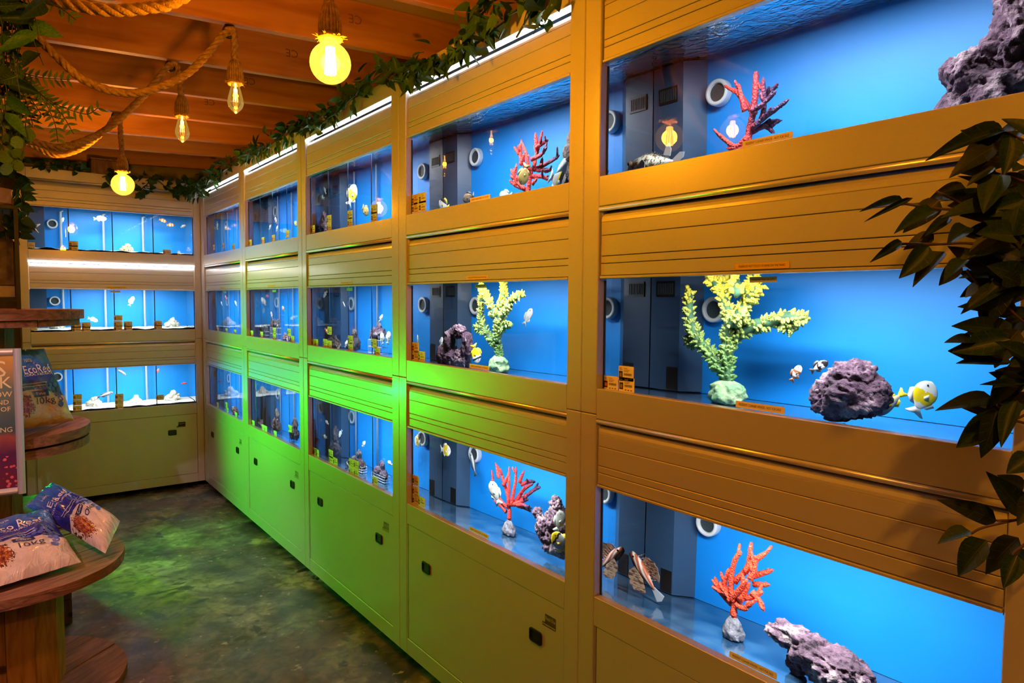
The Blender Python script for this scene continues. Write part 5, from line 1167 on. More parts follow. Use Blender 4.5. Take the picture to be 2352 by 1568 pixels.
# lionfish beside the weir of the bottom near tank
lf = thing('lionfish', 'orange and white banded lionfish by the weir in the bottom near tank', 'fish', tw(4, 0.070, 0.21, 0.808), -pi/2)
LR = Matrix.Rotation(radians(42), 4, 'Y')
m = MB(); n = 16; rows = []
for i in range(n + 1):
    t = i/n; x = -0.068 + 0.130*t
    pr = sin(pi*min(1, t*0.85 + 0.12))**0.7
    h = 0.019*pr*(1 - 0.55*max(0, t - 0.35)); wv = 0.017*pr*(1 - 0.7*max(0, t - 0.35))
    rows.append([LR @ Vector((x, wv*cos(2*pi*s/12), h*sin(2*pi*s/12))) for s in range(12)])
m.grid(rows, 0, True); m.f.append(tuple(range(11, -1, -1))); m.m.append(0); k0 = n*12; m.f.append(tuple(k0 + s for s in range(12))); m.m.append(0)
def band_mat():
    m = bpy.data.materials.new('lionfish_bands'); m.use_nodes = True; nt = m.node_tree; b = nt.nodes['Principled BSDF']
    tc = nd(nt, 'ShaderNodeTexCoord'); w = nd(nt, 'ShaderNodeTexWave'); w.inputs['Scale'].default_value = 22; w.inputs['Distortion'].default_value = 2.5
    mp = nd(nt, 'ShaderNodeMapping'); mp.inputs['Rotation'].default_value = (0, radians(33), 0)
    nt.links.new(tc.outputs['Object'], mp.inputs[0]); nt.links.new(mp.outputs[0], w.inputs[0])
    nt.links.new(ramp(nt, w.outputs[0], [(0.35, (0.45, 0.10, 0.03)), (0.55, (0.62, 0.28, 0.16)), (0.75, (0.78, 0.66, 0.58))]), b.inputs['Base Color'])
    return m
M_lion = band_mat()
m.build('body', M_lion, lf, smooth=True)
M_lionfin = pm('lionfish_fin', (0.5, 0.3, 0.2), 0.6, noise_col=[(0.42, (0.06, 0.03, 0.02)), (0.52, (0.50, 0.30, 0.18))], scale=60, stretch=(1, 1, 4))
for s, y in ((-1, -0.016), (1, 0.016)):
    outer = [(-0.030 + 0.0105*q, s*(0.018 + 0.038*sin(pi*(q + 0.8)/9.2)**0.7 + 0.0025*((q % 2)*2 - 1))) for q in range(9)]
    pts = [(-0.026, s*0.008)] + outer + [(0.020, s*0.008)]
    pts = [tuple(LR @ Vector((p[0], y - 0.010*abs(p[1])/0.05, p[1]))) for p in pts]
    fan('pectoral_fin', pts if s > 0 else pts[::-1], lf, M_lionfin)
fan('tail_fin', [tuple(LR @ Vector(p)) for p in ((0.056, 0, 0.006), (0.095, 0, 0.020), (0.100, 0, 0.0), (0.092, 0, -0.016), (0.056, 0, -0.006))], lf, M_fin)
m = MB()
for q in range(9):
    b0 = LR @ Vector((-0.045 + 0.010*q, 0, 0.016 - 0.0006*q)); m.tube([b0, b0 + LR @ Vector((0.010, 0, 0.030 - 0.0018*q))], [0.0016, 0.0004], 4)
m.build('dorsal_spines', M_lion, lf)
e = MB(); e.ball(LR @ Vector((-0.052, -0.013, 0.006)), 0.0035, 1); e.build('eye', M_eye, lf)

# ---- end-wall rack: rocks, fish and a starfish
def bk(u, d, z): return Vector((BX - 0.0 + u, BACKY + d, z))
def sand(row): return ROWS[row][0] + 0.006
WR = [('holed cream rock on sand in the top end-wall tank', 0.68, 1, 0.045), ('white rock with wisps on sand in the centre end-wall tank', 1.01, 2, 0.05), ('pile of white coral rock left in the bottom end-wall tank', 0.415, 3, 0.05), ('upright white rock in the bottom end-wall tank', 0.715, 3, 0.040), ('lumpy white rock at right in the bottom end-wall tank', 1.00, 3, 0.055), ('white rock half hidden by the top drum in the centre end-wall tank', 0.18, 2, 0.045)]
for i, (lb, u, row, r) in enumerate(WR):
    rock(lb, bk(u, 0.22, sand(row)), [(0, 0, r*0.6, r*0.75, (1.2, 1, 0.9)), (-r*0.6, 0, r*0.55, r*0.55, U), (r*0.55, 0, r*0.65, r*0.55, U), (0.1*r, 0, r*1.2, r*0.5, (1, 1, 1.1) if i != 3 else (1, 1, 1.5))],
         M_rockw if i else rock_mat('tan_reef_rock', (0.2, 0.15, 0.07), (0.5, 0.42, 0.25), (0.7, 0.64, 0.48), 25), 60 + i, sub=4, amp=0.13, rz=0, group='pale rocks in the end-wall tanks')
BF = [('pale', 'slender pale fish in the second bay of the top end-wall tank', 0.49, 2.276, 0.10, 5), ('orangeclown', 'upper orange clownfish in the top end-wall tank', 0.95, 2.296, 0.065, -15), ('orangeclown', 'lower orange clownfish in the top end-wall tank', 1.01, 2.262, 0.065, 5), ('pale', 'small white fish near the right edge of the top end-wall tank', 1.11, 2.258, 0.05, 30),
      ('pale', 'pale fish above the cards in the centre end-wall tank', 0.42, 1.464, 0.08, -20), ('pale', 'pale fish slanting in the third bay of the centre end-wall tank', 0.70, 1.611, 0.09, 65), ('slim', 'long pale eel-like fish over rock in the bottom end-wall tank', 0.49, 0.845, 0.13, 15), ('slim', 'thin white fish near the surface of the bottom end-wall tank', 0.61, 1.03, 0.10, -40), ('red', 'small red fish near the surface of the bottom end-wall tank', 0.885, 1.02, 0.05, 60), ('red', 'small red fish behind the lumpy white rock', 1.09, 0.90, 0.05, 0),
      ('pale', 'small white fish beside the inlet of the top end-wall tank', 0.235, 2.245, 0.05, 70)]
for kd, lb, u, z, ln, an in BF:
    fish(kd, lb, bk(u, 0.2, z), ln, an, 10, rz=0, group='fish in the end-wall tanks')
m = MB(); pts = []
st = thing('starfish', 'tan starfish clinging to the glass of the top end-wall tank', 'starfish', bk(0.032, 0.045, 2.17))
for q in range(5):
    a = radians(72*q + 20)
    m.tube([(0, 0, 0), (0.03*cos(a), -0.003, 0.03*sin(a)), (0.058*cos(a + 0.1), 0.004, 0.058*sin(a + 0.1))], [0.014, 0.011, 0.003], 8)
m.ball((0, 0, 0), 0.016, 2, 0, (1, 0.7, 1))
m.build('arms', pm('starfish_skin', (0.62, 0.40, 0.26), 0.8, bump=0.6, bscale=200), st, smooth=True)

# ------------------------------------------------------------------ cable drums, bags and sign on the left
M_drum = wood_mat('weathered_drum_wood', (0.10, 0.035, 0.018), (0.21, 0.08, 0.042), (0.33, 0.15, 0.08), scale=5, stretch=(1.2, 9, 9), rough=0.7, knots=False, bump=0.5)
M_stave = wood_mat('yellow_pine_stave', (0.26, 0.12, 0.04), (0.44, 0.23, 0.08), (0.56, 0.33, 0.14), scale=4, stretch=(9, 9, 1.2), rough=0.65, bump=0.4)
M_staved = wood_mat('brown_stave', (0.10, 0.045, 0.02), (0.20, 0.09, 0.04), (0.30, 0.15, 0.075), scale=4, stretch=(9, 9, 1.2), rough=0.7, bump=0.4)

def disc_planks(root, cx, cy, z, R, th, ang, n, mat, seed):
    """round flange sawn from boards, each board its own piece"""
    rng = random.Random(seed); wdt = 2*R/n
    for i in range(n):
        a, b = -R + wdt*i + 0.0015, -R + wdt*(i+1) - 0.0015
        pts = []
        def half(y): return sqrt(max(0.0, R*R - y*y))
        ys = [a + (b - a)*t/6 for t in range(7)]
        right = [(half(y)*(1 + 0.006*rng.uniform(-1, 1)), y) for y in ys]
        left = [(-half(y)*(1 + 0.006*rng.uniform(-1, 1)), y) for y in ys[::-1]]
        pts = [p for p in right + left]
        if abs(right[0][0]) < 1e-6: pts[0] = (0.01, ys[0])
        m = MB(); dz = rng.uniform(-0.002, 0.002)
        m.prism(pts, 'z', 0, th + dz)
        m.build('plank', mat, root, (cx, cy, z), (0, 0, ang))

def staves(root, R, z0, z1, n, mat, seed, a0=0.0):
    rng = random.Random(seed)
    for i in range(n):
        a = a0 + 2*pi*i/n; w_ = 2*R*math.tan(pi/n)*0.97
        m = MB(); d = 0.02 + rng.uniform(-0.002, 0.003)
        m.box((-w_/2, -0.02, 0), (w_/2, d - 0.02, z1 - z0 - rng.uniform(0, 0.004)))
        m.build('stave', mat, root, ((R)*cos(a), (R)*sin(a), z0), (0, 0, a - pi/2), bevel=0.002)

TX, TY = -1.418, 3.45
t = thing('cable_drum_table', 'low wooden cable drum used as a table for gravel bags', 'cable drum', (TX, TY, 0))
disc_planks(t, 0, 0, 0.510, 0.417, 0.040, radians(28), 6, M_drum, 1)
disc_planks(t, 0, 0, 0.0, 0.417, 0.040, radians(40), 6, M_drum, 2)
staves(t, 0.182, 0.041, 0.509, 12, M_stave, 3, radians(-50))
m = MB(); m.box((-0.05, -0.0015, -0.022), (0.05, 0.0015, 0.022))
m.build('shelf_label', pm('blue_grey_label', (0.35, 0.42, 0.55), 0.5), t, (-0.06, -0.203, 0.455), (0, 0, radians(-12)))

cr_ = thing('wooden_crate', 'dark wooden crate on the floor behind the drum table', 'crate', (-1.50, 4.38, 0))
for i in range(4):
    bxo('crate_board', (-0.34, -0.335, 0.002 + i*0.125), (0.34, -0.315, 0.122 + i*0.125), M_staved, cr_)
    bxo('crate_board', (-0.34, 0.315, 0.002 + i*0.125), (0.34, 0.335, 0.122 + i*0.125), M_staved, cr_)
    for x in (-0.34, 0.32): bxo('crate_side_board', (x, -0.313, 0.002 + i*0.125), (x + 0.02, 0.313, 0.122 + i*0.125), M_staved, cr_)
bxo('crate_lid', (-0.345, -0.34, 0.5), (0.345, 0.34, 0.52), M_staved, cr_)

VX, VY = -1.49, 4.42
lo = thing('lower_cable_drum', 'lower wooden cable drum of the stacked tower, under the upright bag', 'cable drum', (VX, VY, 0.521))
staves(lo, 0.150, 0.0, 0.338, 11, M_staved, 5)
disc_planks(lo, 0, 0, 0.339, 0.458, 0.042, radians(15), 6, M_drum, 6)
disc_planks(lo, 0, 0, 0.395, 0.466, 0.050, radians(62), 6, M_drum, 7)
bxo('spacer', (-0.3, -0.3, 0.3815), (0.3, 0.3, 0.3945), M_staved, lo)
up = thing('upper_cable_drum', 'upper wooden cable drum whose top disc carries the black stand', 'cable drum', (VX, VY, 0.968))
staves(up, 0.140, 0.0, 0.525, 11, M_staved, 8)
disc_planks(up, 0, 0, 0.526, 0.430, 0.032, radians(80), 6, M_drum, 9)
disc_planks(up, 0, 0, 0.560, 0.450, 0.048, radians(8), 6, M_drum, 10)

# framed notice on the front of the tower
PX1, PZ0, PZ1, PY = -1.335, 0.722, 1.402, 3.935
pw = 0.52
ps = thing('framed_notice', 'silver-framed sunset reef poster with cut-off gold lettering', 'poster', (PX1 - pw/2, PY, PZ0))
H_ = PZ1 - PZ0
fw = 0.032
def frame_bar(name, a, b):
    o = MB(); (x0, z0), (x1, z1) = a, b
    vert = abs(x1 - x0) < abs(z1 - z0)
    prof = [(-fw/2, 0.0), (-fw/2, -0.010), (-fw/4, -0.017), (0, -0.019), (fw/4, -0.017), (fw/2, -0.010), (fw/2, 0.0)]
    rows = []
    for t0, s in ((0, 1), (1, -1)):
        row = []
        for (d, y) in prof:
            if vert: row.append((x0 + d, y, (z0 if t0 == 0 else z1)))
            else: row.append(((x0 if t0 == 0 else x1), y, z0 + d))
        rows.append(row)
    o.grid(rows)
    for r in rows: o.poly(r)
    return o.build(name, pm('brushed_alu_frame', (0.68, 0.64, 0.66), 0.35, 0.55), ps)
frame_bar('frame_bar', (-pw/2 + fw/2, 0), (-pw/2 + fw/2, H_)); frame_bar('frame_bar', (pw/2 - fw/2, 0), (pw/2 - fw/2, H_))
frame_bar('frame_bar', (-pw/2 + fw, fw/2), (pw/2 - fw, fw/2)); frame_bar('frame_bar', (-pw/2 + fw, H_ - fw/2), (pw/2 - fw, H_ - fw/2))
def poster_mat():
    m = bpy.data.materials.new('sunset_reef_print'); m.use_nodes = True; nt = m.node_tree; b = nt.nodes['Principled BSDF']
    b.inputs['Roughness'].default_value = 0.3
    tc = nd(nt, 'ShaderNodeTexCoord'); sp = nd(nt, 'ShaderNodeSeparateXYZ'); nt.links.new(tc.outputs['Object'], sp.inputs[0])
    n = nd(nt, 'ShaderNodeTexNoise'); n.inputs['Scale'].default_value = 9; n.inputs['Detail'].default_value = 5; nt.links.new(tc.outputs['Object'], n.inputs[0])
    ad = nd(nt, 'ShaderNodeMath', operation='MULTIPLY_ADD'); ad.inputs[1].default_value = 0.10; nt.links.new(n.outputs[0], ad.inputs[0]); nt.links.new(sp.outputs[2], ad.inputs[2])
    col = ramp(nt, ad.outputs[0], [(0.10, (0.16, 0.02, 0.05)), (0.22, (0.10, 0.02, 0.09)), (0.30, (0.35, 0.08, 0.06)), (0.33, (0.05, 0.09, 0.11)), (0.52, (0.16, 0.19, 0.14)), (0.64, (0.55, 0.28, 0.08)), (0.72, (0.75, 0.38, 0.06))])
    n2 = nd(nt, 'ShaderNodeTexVoronoi'); n2.inputs['Scale'].default_value = 45; nt.links.new(tc.outputs['Object'], n2.inputs[0])
    sel = nd(nt, 'ShaderNodeMath', operation='LESS_THAN'); sel.inputs[1].default_value = 0.16; nt.links.new(sp.outputs[2], sel.inputs[0])
    s2 = nd(nt, 'ShaderNodeMath', operation='LESS_THAN'); s2.inputs[1].default_value = 0.30; nt.links.new(n2.outputs['Distance'], s2.inputs[0])
    mu = nd(nt, 'ShaderNodeMath', operation='MULTIPLY'); nt.links.new(sel.outputs[0], mu.inputs[0]); nt.links.new(s2.outputs[0], mu.inputs[1])
    mx = nd(nt, 'ShaderNodeMix', data_type='RGBA'); nt.links.new(mu.outputs[0], mx.inputs[0]); nt.links.new(col, mx.inputs[6]); mx.inputs[7].default_value = (0.75, 0.12, 0.14, 1)
    nt.links.new(mx.outputs[2], b.inputs['Base Color'])
    return m
bxo('print_sheet', (-pw/2 + fw*0.7, -0.006, fw*0.7), (pw/2 - fw*0.7, -0.002, H_ - fw*0.7), poster_mat(), ps)
bxo('backing_board', (-pw/2 + 0.004, -0.002, 0.004), (pw/2 - 0.004, 0.008, H_ - 0.004), M_staved, ps)
M_gold = pm('gold_lettering', (0.82, 0.62, 0.30), 0.5)
for body, size, px_, z in (('S', 0.105, 0.200, 1.305), ('K', 0.075, 0.218, 1.255 - 0.012), ('NOW', 0.036, 0.219, 1.210 - 0.02), ('ND', 0.030, 0.206, 1.154), ('OF', 0.030, 0.212, 1.122), ('ING', 0.032, 0.216, 1.026)):
    pt = MB(); wd_ = text_width(body)*size
    add_text(pt, body, size, lambda a, c: (px_ - wd_/2 + a, -0.0068, z - PZ0 + c))
    pt.build('lettering', M_gold, ps)

# ---- gravel bags
def bag_mat(name, seed):
    m = bpy.data.materials.new(name); m.use_nodes = True; nt = m.node_tree; b = nt.nodes['Principled BSDF']
    b.inputs['Roughness'].default_value = 0.22; b.inputs['Coat Weight'].default_value = 0.4
    uv = nd(nt, 'ShaderNodeUVMap'); sp = nd(nt, 'ShaderNodeSeparateXYZ'); nt.links.new(uv.outputs[0], sp.inputs[0])
    def mth(op, a, bb, c=None):
        n = nd(nt, 'ShaderNodeMath', operation=op)
        for i, v in enumerate((a, bb, c)):
            if v is None: continue
            if hasattr(v, 'type'): nt.links.new(v, n.inputs[i])
            else: n.inputs[i].default_value = v
        return n.outputs[0]
    n = nd(nt, 'ShaderNodeTexNoise'); n.inputs['Scale'].default_value = 5; n.inputs['Detail'].default_value = 6; nt.links.new(uv.outputs[0], n.inputs[0])
    u, v = sp.outputs[0], sp.outputs[1]
    sandc = ramp(nt, n.outputs[0], [(0.3, (0.52, 0.36, 0.29)), (0.7, (0.70, 0.55, 0.47))])
    bluec = ramp(nt, mth('ADD', v, mth('MULTIPLY', n.outputs[0], 0.25)), [(0.5, (0.012, 0.010, 0.10)), (0.75, (0.018, 0.022, 0.26)), (1.0, (0.03, 0.14, 0.50))])
    # printed blue field above a wavy edge
    edge = mth('ADD', 0.40, mth('MULTIPLY', mth('SINE', mth('MULTIPLY', u, 4.2), 0), 0.07))
    isb = mth('GREATER_THAN', v, edge)
    mx = nd(nt, 'ShaderNodeMix', data_type='RGBA'); nt.links.new(isb, mx.inputs[0]); nt.links.new(sandc, mx.inputs[6]); nt.links.new(bluec, mx.inputs[7])
    # printed coral in the lower left corner
    n3 = nd(nt, 'ShaderNodeTexNoise'); n3.inputs['Scale'].default_value = 16; n3.inputs['Detail'].default_value = 4; n3.inputs['Distortion'].default_value = 2.5; nt.links.new(uv.outputs[0], n3.inputs[0])
    dx = mth('SUBTRACT', u, 0.20); dy = mth('SUBTRACT', v, 0.28)
    dist = mth('SQRT', mth('ADD', mth('MULTIPLY', dx, dx), mth('MULTIPLY', mth('MULTIPLY', dy, dy), 1.6)), 0)
    cm = mth('LESS_THAN', mth('ADD', dist, mth('MULTIPLY', n3.outputs[0], 0.30)), 0.32)
    cc = ramp(nt, n3.outputs[0], [(0.35, (0.05, 0.012, 0.01)), (0.5, (0.28, 0.05, 0.025)), (0.66, (0.62, 0.20, 0.05))])
    mx2 = nd(nt, 'ShaderNodeMix', data_type='RGBA'); nt.links.new(cm, mx2.inputs[0]); nt.links.new(mx.outputs[2], mx2.inputs[6]); nt.links.new(cc, mx2.inputs[7])
    nt.links.new(mx2.outputs[2], b.inputs['Base Color'])
    n4 = nd(nt, 'ShaderNodeTexNoise'); n4.inputs['Scale'].default_value = 7; n4.inputs['Detail'].default_value = 3; n4.inputs['Distortion'].default_value = 1.5; nt.links.new(uv.outputs[0], n4.inputs[0])
    bp = nd(nt, 'ShaderNodeBump'); bp.inputs['Strength'].default_value = 0.45; bp.inputs['Distance'].default_value = 0.03
    nt.links.new(n4.outputs[0], bp.inputs['Height']); nt.links.new(bp.outputs[0], b.inputs['Normal'])
    return m
M_bag = bag_mat('gravel_bag_print', 1)
M_print = pm('white_print', (0.78, 0.66, 0.62), 0.4)
M_navyprint = pm('navy_print', (0.012, 0.014, 0.07), 0.4)
M_dots = pm('blue_dot_print', (0.06, 0.09, 0.40), 0.4)

def gravel_bag(label, c00, c10, c01, c11, bulge, under, seed, small, tx=0.0):
    """pillow between four corners; u across, v up the print"""
    C00, C10, C01, C11 = map(Vector, (c00, c10, c01, c11))
    org = (C00 + C10 + C01 + C11)/4
    base = Vector((org.x, org.y, min(C00.z, C10.z, C01.z, C11.z)))
    root = thing('gravel_bag', label, 'bag', base, 0, 'bags of coral gravel')
    nrm = (C10 - C00).cross(C01 - C00).normalized()
    if nrm.dot(CAM - org) < 0: nrm = -nrm
    up = (C01 + C11 - C00 - C10).normalized()
    def env(u, v):
        a = max(0.0, 1 - abs(2*u - 1)**3.2); b = max(0.0, 1 - abs(2*v - 1)**3.6)
        return (a*b)**0.55
    def P(u, v, side=1):
        flat = (C00*(1-u) + C10*u)*(1-v) + (C01*(1-u) + C11*u)*v
        # sides draw in where the bag is full
        wv = 0.035*sin(pi*v); uu = u + (0.5 - u)*wv
        flat = (C00*(1-uu) + C10*uu)*(1-v) + (C01*(1-uu) + C11*uu)*v
        fat = (1 - 0.45*v)
        e = env(u, v)
        q = Vector((u*3.1 + seed, v*3.7, side*2.0))
        wr = 0.016*noise.noise(q*1.7) + 0.005*noise.noise(q*4.1) + 0.0015*noise.noise(q*9.0)
        h = (bulge if side > 0 else under)*e*fat
        return flat + nrm*(h*side + wr*(0.25 + 0.75*e)) - base
    n, k = 30, 36
    m = MB(); uvs = []
    for side in (1, -1):
        rows = [[P(i/n, j/k, side) for i in range(n+1)] for j in range(k+1)]
        i0 = len(m.v)
        m.grid(rows if side > 0 else rows)
        uvs += [(i/n, j/k) for j in range(k+1) for i in range(n+1)]
    me = m.mesh('bag_skin', [M_bag], True)
    uvl = me.uv_layers.new(name='UVMap')
    for poly in me.polygons:
        for li in poly.loop_indices:
            vi = me.loops[li].vertex_index; uvl.data[li].uv = uvs[vi]
    put('bag_skin', me, root)
    W_ = ((C10 - C00).length + (C11 - C01).length)/2; L_ = (C01 - C00).length
    def onto(cu_, cv_, off=0.0018):
        def f(a, c):
            return P(cu_ + a/W_, cv_ + c/L_, 1) + nrm*off
        return f
    for nm_, body, sz, cu_, cv_, wd_ in (('brand_lettering', 'Eco', 0.062, 0.34, 0.72, 0.072), ('reef_lettering', 'Reef', 0.066, 0.62, 0.722, 0.092), ('subtitle_lettering', 'CORAL SUBSTRATE', 0.018, 0.48, 0.655, 0.165), ('percent_lettering', '100%', 0.026, 0.36, 0.845, 0.05)):
        tm = MB(); add_text(tm, body, sz, onto(cu_ + tx, cv_), 0, wd_); tm.build(nm_, M_print, root)
    for z in (0.545, 0.51):
        tm = MB(); rows = [[onto(0.45, z)(-0.07 + 0.15*i/10, -0.0012 + 0.0024*j) for i in range(11)] for j in range(2)]; tm.grid(rows); tm.build('print_line', M_print, root)
    tg = MB()
    rows = [[onto(0.52, 0.405, 0.0014)(-0.040 + 0.08*i/8, -0.017 + 0.034*j/3) for i in range(9)] for j in range(4)]
    tg.grid(rows, 0)
    tg.build('grade_tag', M_navyprint, root)
    tt = MB(); add_text(tt, small, 0.024, onto(0.52, 0.405, 0.0026), 0, 0.055 if small == 'Coarse' else 0.042); tt.build('grade_lettering', M_print, root)
    wt = MB(); add_text(wt, '10kg', 0.050, onto(0.56, 0.31), 0, 0.092); wt.build('weight_lettering', M_navyprint, root)
    dm = MB(); rng = random.Random(seed)
    for (a, b, r) in ((0.80, 0.24, 0.016), (0.84, 0.31, 0.014), (0.86, 0.37, 0.013), (0.80, 0.37, 0.010), (0.90, 0.43, 0.013), (0.80, 0.45, 0.010), (0.72, 0.46, 0.011), (0.66, 0.48, 0.010), (0.60, 0.47, 0.009), (0.76, 0.50, 0.010), (0.86, 0.50, 0.012), (0.68, 0.52, 0.009)):
        f = onto(a, b, 0.0016); dm.poly([f(r*cos(t_), r*sin(t_)*1.1) for t_ in [2*pi*i/14 for i in range(14)]])
    dm.build('dot_print', M_dots, root)
    return root

gravel_bag('blue and pink gravel bag lying at the front of the drum table', (-1.50, 3.09, 0.580), (-1.180, 3.205, 0.580), (-1.59, 3.53, 0.705), (-1.265, 3.625, 0.705), 0.062, 0.028, 1, 'Coarse', 0.07)
gravel_bag('blue gravel bag lying slantwise on the right edge of the drum table', (-1.095, 3.225, 0.590), (-1.010, 3.455, 0.650), (-1.345, 3.80, 0.690), (-1.235, 3.87, 0.770), 0.060, 0.030, 4, 'Coarse')
gravel_bag('upright blue gravel bag leaning on the stacked drum tower', (-1.405, 4.10, 0.985), (-1.105, 4.33, 0.985), (-1.42, 4.22, 1.375), (-1.225, 4.37, 1.370), 0.050, 0.035, 7, 'Fine', 0.12)

# black stand on the tower top with stone panel and planter
sd = thing('black_stand', 'black metal stand with a stone-look panel on the drum tower', 'stand', (-1.56, 4.42, 1.577))
for x in (-0.232, 0.222):
    for y in (-0.14, 0.12): bxo('stand_leg', (x, y, 0.0), (x + 0.018, y + 0.018, 0.50), M_blackmetal, sd)
bxo('stand_shelf', (-0.24, -0.15, 0.50), (0.245, 0.145, 0.515), M_blackmetal, sd)
bxo('stand_crossbar', (-0.214, -0.14, 0.04), (0.222, -0.122, 0.058), M_blackmetal, sd)
bxo('stone_panel', (-0.214, -0.02, 0.125), (0.218, 0.01, 0.44), pm('stone_panel', (0.2, 0.14, 0.1), 0.85, noise_col=[(0.3, (0.06, 0.04, 0.035)), (0.5, (0.18, 0.12, 0.09)), (0.7, (0.36, 0.27, 0.22))], scale=9, detail=8, bump=0.8, bscale=20), sd)
bxo('pale_ledge', (-0.214, -0.06, 0.062), (0.218, 0.02, 0.118), pm('pale_ledge', (0.55, 0.48, 0.52), 0.4), sd)
pl = thing('planter', 'round orange-brown planter on top of the black stand', 'planter', (-1.49, 4.37, 2.093))
m = MB(); m.lathe([(0.001, 0), (0.145, 0), (0.160, 0.010), (0.168, 0.080), (0.160, 0.080), (0.152, 0.045), (0.001, 0.045)], (0, 0, 0), 28)
m.build('pot', pm('terracotta', (0.50, 0.24, 0.12), 0.6), pl, smooth=False)
m = MB(); V, F = ICO[4]
for v in V:
    v = Vector(v); s = 1 + 0.3*noise.noise(v*4)
    m.v.append((v.x*0.15*s, v.y*0.15*s, 0.046 + max(0, v.z)*0.055*s))
m.f = list(F); m.m = [0]*len(F)
mo = m.build('moss', pm('green_moss', (0.05, 0.16, 0.03), 0.95, bump=1.0, bscale=150), pl, smooth=True); mo['kind'] = 'stuff'

# dark timber block between the end-wall rack and the last joist
tb = thing('timber_block', 'dark timber block above the end-wall rack behind the far globe lamp', 'block', (-0.66, 6.40, 2.613))
bxo('block_body', (-0.13, -0.06, 0.0), (0.13, 0.10, 0.105), M_staved, tb, 0.004)
bxo('block_cap', (-0.135, -0.065, 0.1055), (0.135, 0.105, 0.118), M_staved, tb, 0.002)

# ------------------------------------------------------------------ foliage
def leaf_mesh(name, mats, width_fn, n=7, fold=0.18, droop=0.12, vein=True, wavy=0.0):
    """leaf of unit length along +y, unit half-width scale on x, upper side +z"""
    m = MB(); rows = []
    for i in range(n + 1):
        t = i/n; w_ = width_fn(t)
        z0 = -droop*t*t
        row = []
        for s in (-1, -0.5, 0, 0.5, 1):
            row.append((s*w_*0.5, t, z0 + fold*abs(s)*w_*0.5 + wavy*sin(7*t + 2*s)*0.5*abs(s)))
        rows.append(row)
    m.grid(rows, 0)
    # a thin second skin underneath
    m.grid([[(x, y, z - 0.006) for (x, y, z) in r][::-1] for r in rows], 0)
    if vein and len(mats) > 1:
        m.grid([[(-0.010*(1-t/n), t/n, -droop*(t/n)**2 + 0.006), (0.010*(1-t/n), t/n, -droop*(t/n)**2 + 0.006)] for t in range(n + 1)], 1)
        for t in (0.25, 0.42, 0.6):
            for s in (-1, 1):
                w_ = width_fn(t + 0.08)*0.42
                m.poly([(0, t, -droop*t*t + 0.007), (s*w_, t + 0.12, -droop*(t+0.12)**2 + fold*w_ + 0.008), (s*w_, t + 0.128, -droop*(t+0.12)**2 + fold*w_ + 0.008)][::s], 1)
    return m.mesh(name, mats, True)
def lance(t): return max(0.0, sin(pi*min(1, t**0.75))**0.9)*(1 - 0.15*t) + 0.004
def ficus_w(t): return max(0.012, (sin(pi*min(1.0, t**0.62))**0.85)) if t < 0.93 else 0.03
def heart(t): return max(0.01, sin(pi*min(1.0, (t*0.93 + 0.07)**0.55))**0.8)
def rnd_w(t): return max(0.02, sqrt(max(0, 1 - (2*t - 1)**2)))

def leaf_mat(name, c0, c1, rough=0.5, sc=14):
    return pm(name, c0, rough, spec=0.2, noise_col=[(0.35, c0), (0.65, c1)], scale=sc, coords='Object')
M_vein = pm('leaf_vein', (0.05, 0.065, 0.022), 0.5)
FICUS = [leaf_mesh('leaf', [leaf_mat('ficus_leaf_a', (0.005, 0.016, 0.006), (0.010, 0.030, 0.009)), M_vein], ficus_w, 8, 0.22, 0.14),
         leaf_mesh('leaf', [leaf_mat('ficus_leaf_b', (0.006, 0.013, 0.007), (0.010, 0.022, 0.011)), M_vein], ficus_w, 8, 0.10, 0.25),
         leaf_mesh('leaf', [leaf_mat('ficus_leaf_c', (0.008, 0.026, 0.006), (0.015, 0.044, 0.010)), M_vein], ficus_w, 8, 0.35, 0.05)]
IVY = [leaf_mesh('leaf', [leaf_mat('ivy_leaf_a', (0.012, 0.045, 0.012), (0.03, 0.09, 0.02)), M_vein], heart, 6, 0.25, 0.12, False),
       leaf_mesh('leaf', [leaf_mat('ivy_leaf_b', (0.02, 0.07, 0.015), (0.05, 0.13, 0.03)), M_vein], heart, 6, 0.12, 0.2, False)]
SPRIG = [leaf_mesh('leaf', [leaf_mat('sprig_leaf_a', (0.012, 0.05, 0.012), (0.03, 0.10, 0.02)), M_vein], lance, 5, 0.25, 0.1, False),
         leaf_mesh('leaf', [leaf_mat('sprig_leaf_b', (0.02, 0.085, 0.015), (0.05, 0.16, 0.03)), M_vein], lance, 5, 0.12, 0.25, False)]
FERN = [leaf_mesh('leaflet', [leaf_mat('fern_leaf', (0.06, 0.13, 0.02), (0.12, 0.22, 0.04)), M_vein], lance, 5, 0.15, 0.15, False)]
POTHOS = [leaf_mesh('leaf', [leaf_mat('pothos_leaf', (0.018, 0.05, 0.015), (0.04, 0.10, 0.03)), pm('pothos_cream', (0.5, 0.48, 0.25), 0.5)], ficus_w, 8, 0.2, 0.15)]
ROUND = [leaf_mesh('leaf', [leaf_mat('eucalyptus_leaf', (0.06, 0.15, 0.05), (0.12, 0.24, 0.09)), M_vein], rnd_w, 8, 0.05, 0.05, False)]
BEAD = [leaf_mesh('leaf', [leaf_mat('bead_leaf', (0.015, 0.05, 0.015), (0.04, 0.09, 0.025)), M_vein], rnd_w, 4, 0.1, 0.1, False)]
M_stem = pm('brown_stem', (0.07, 0.035, 0.018), 0.8)
M_vine = pm('green_vine', (0.03, 0.06, 0.015), 0.8)

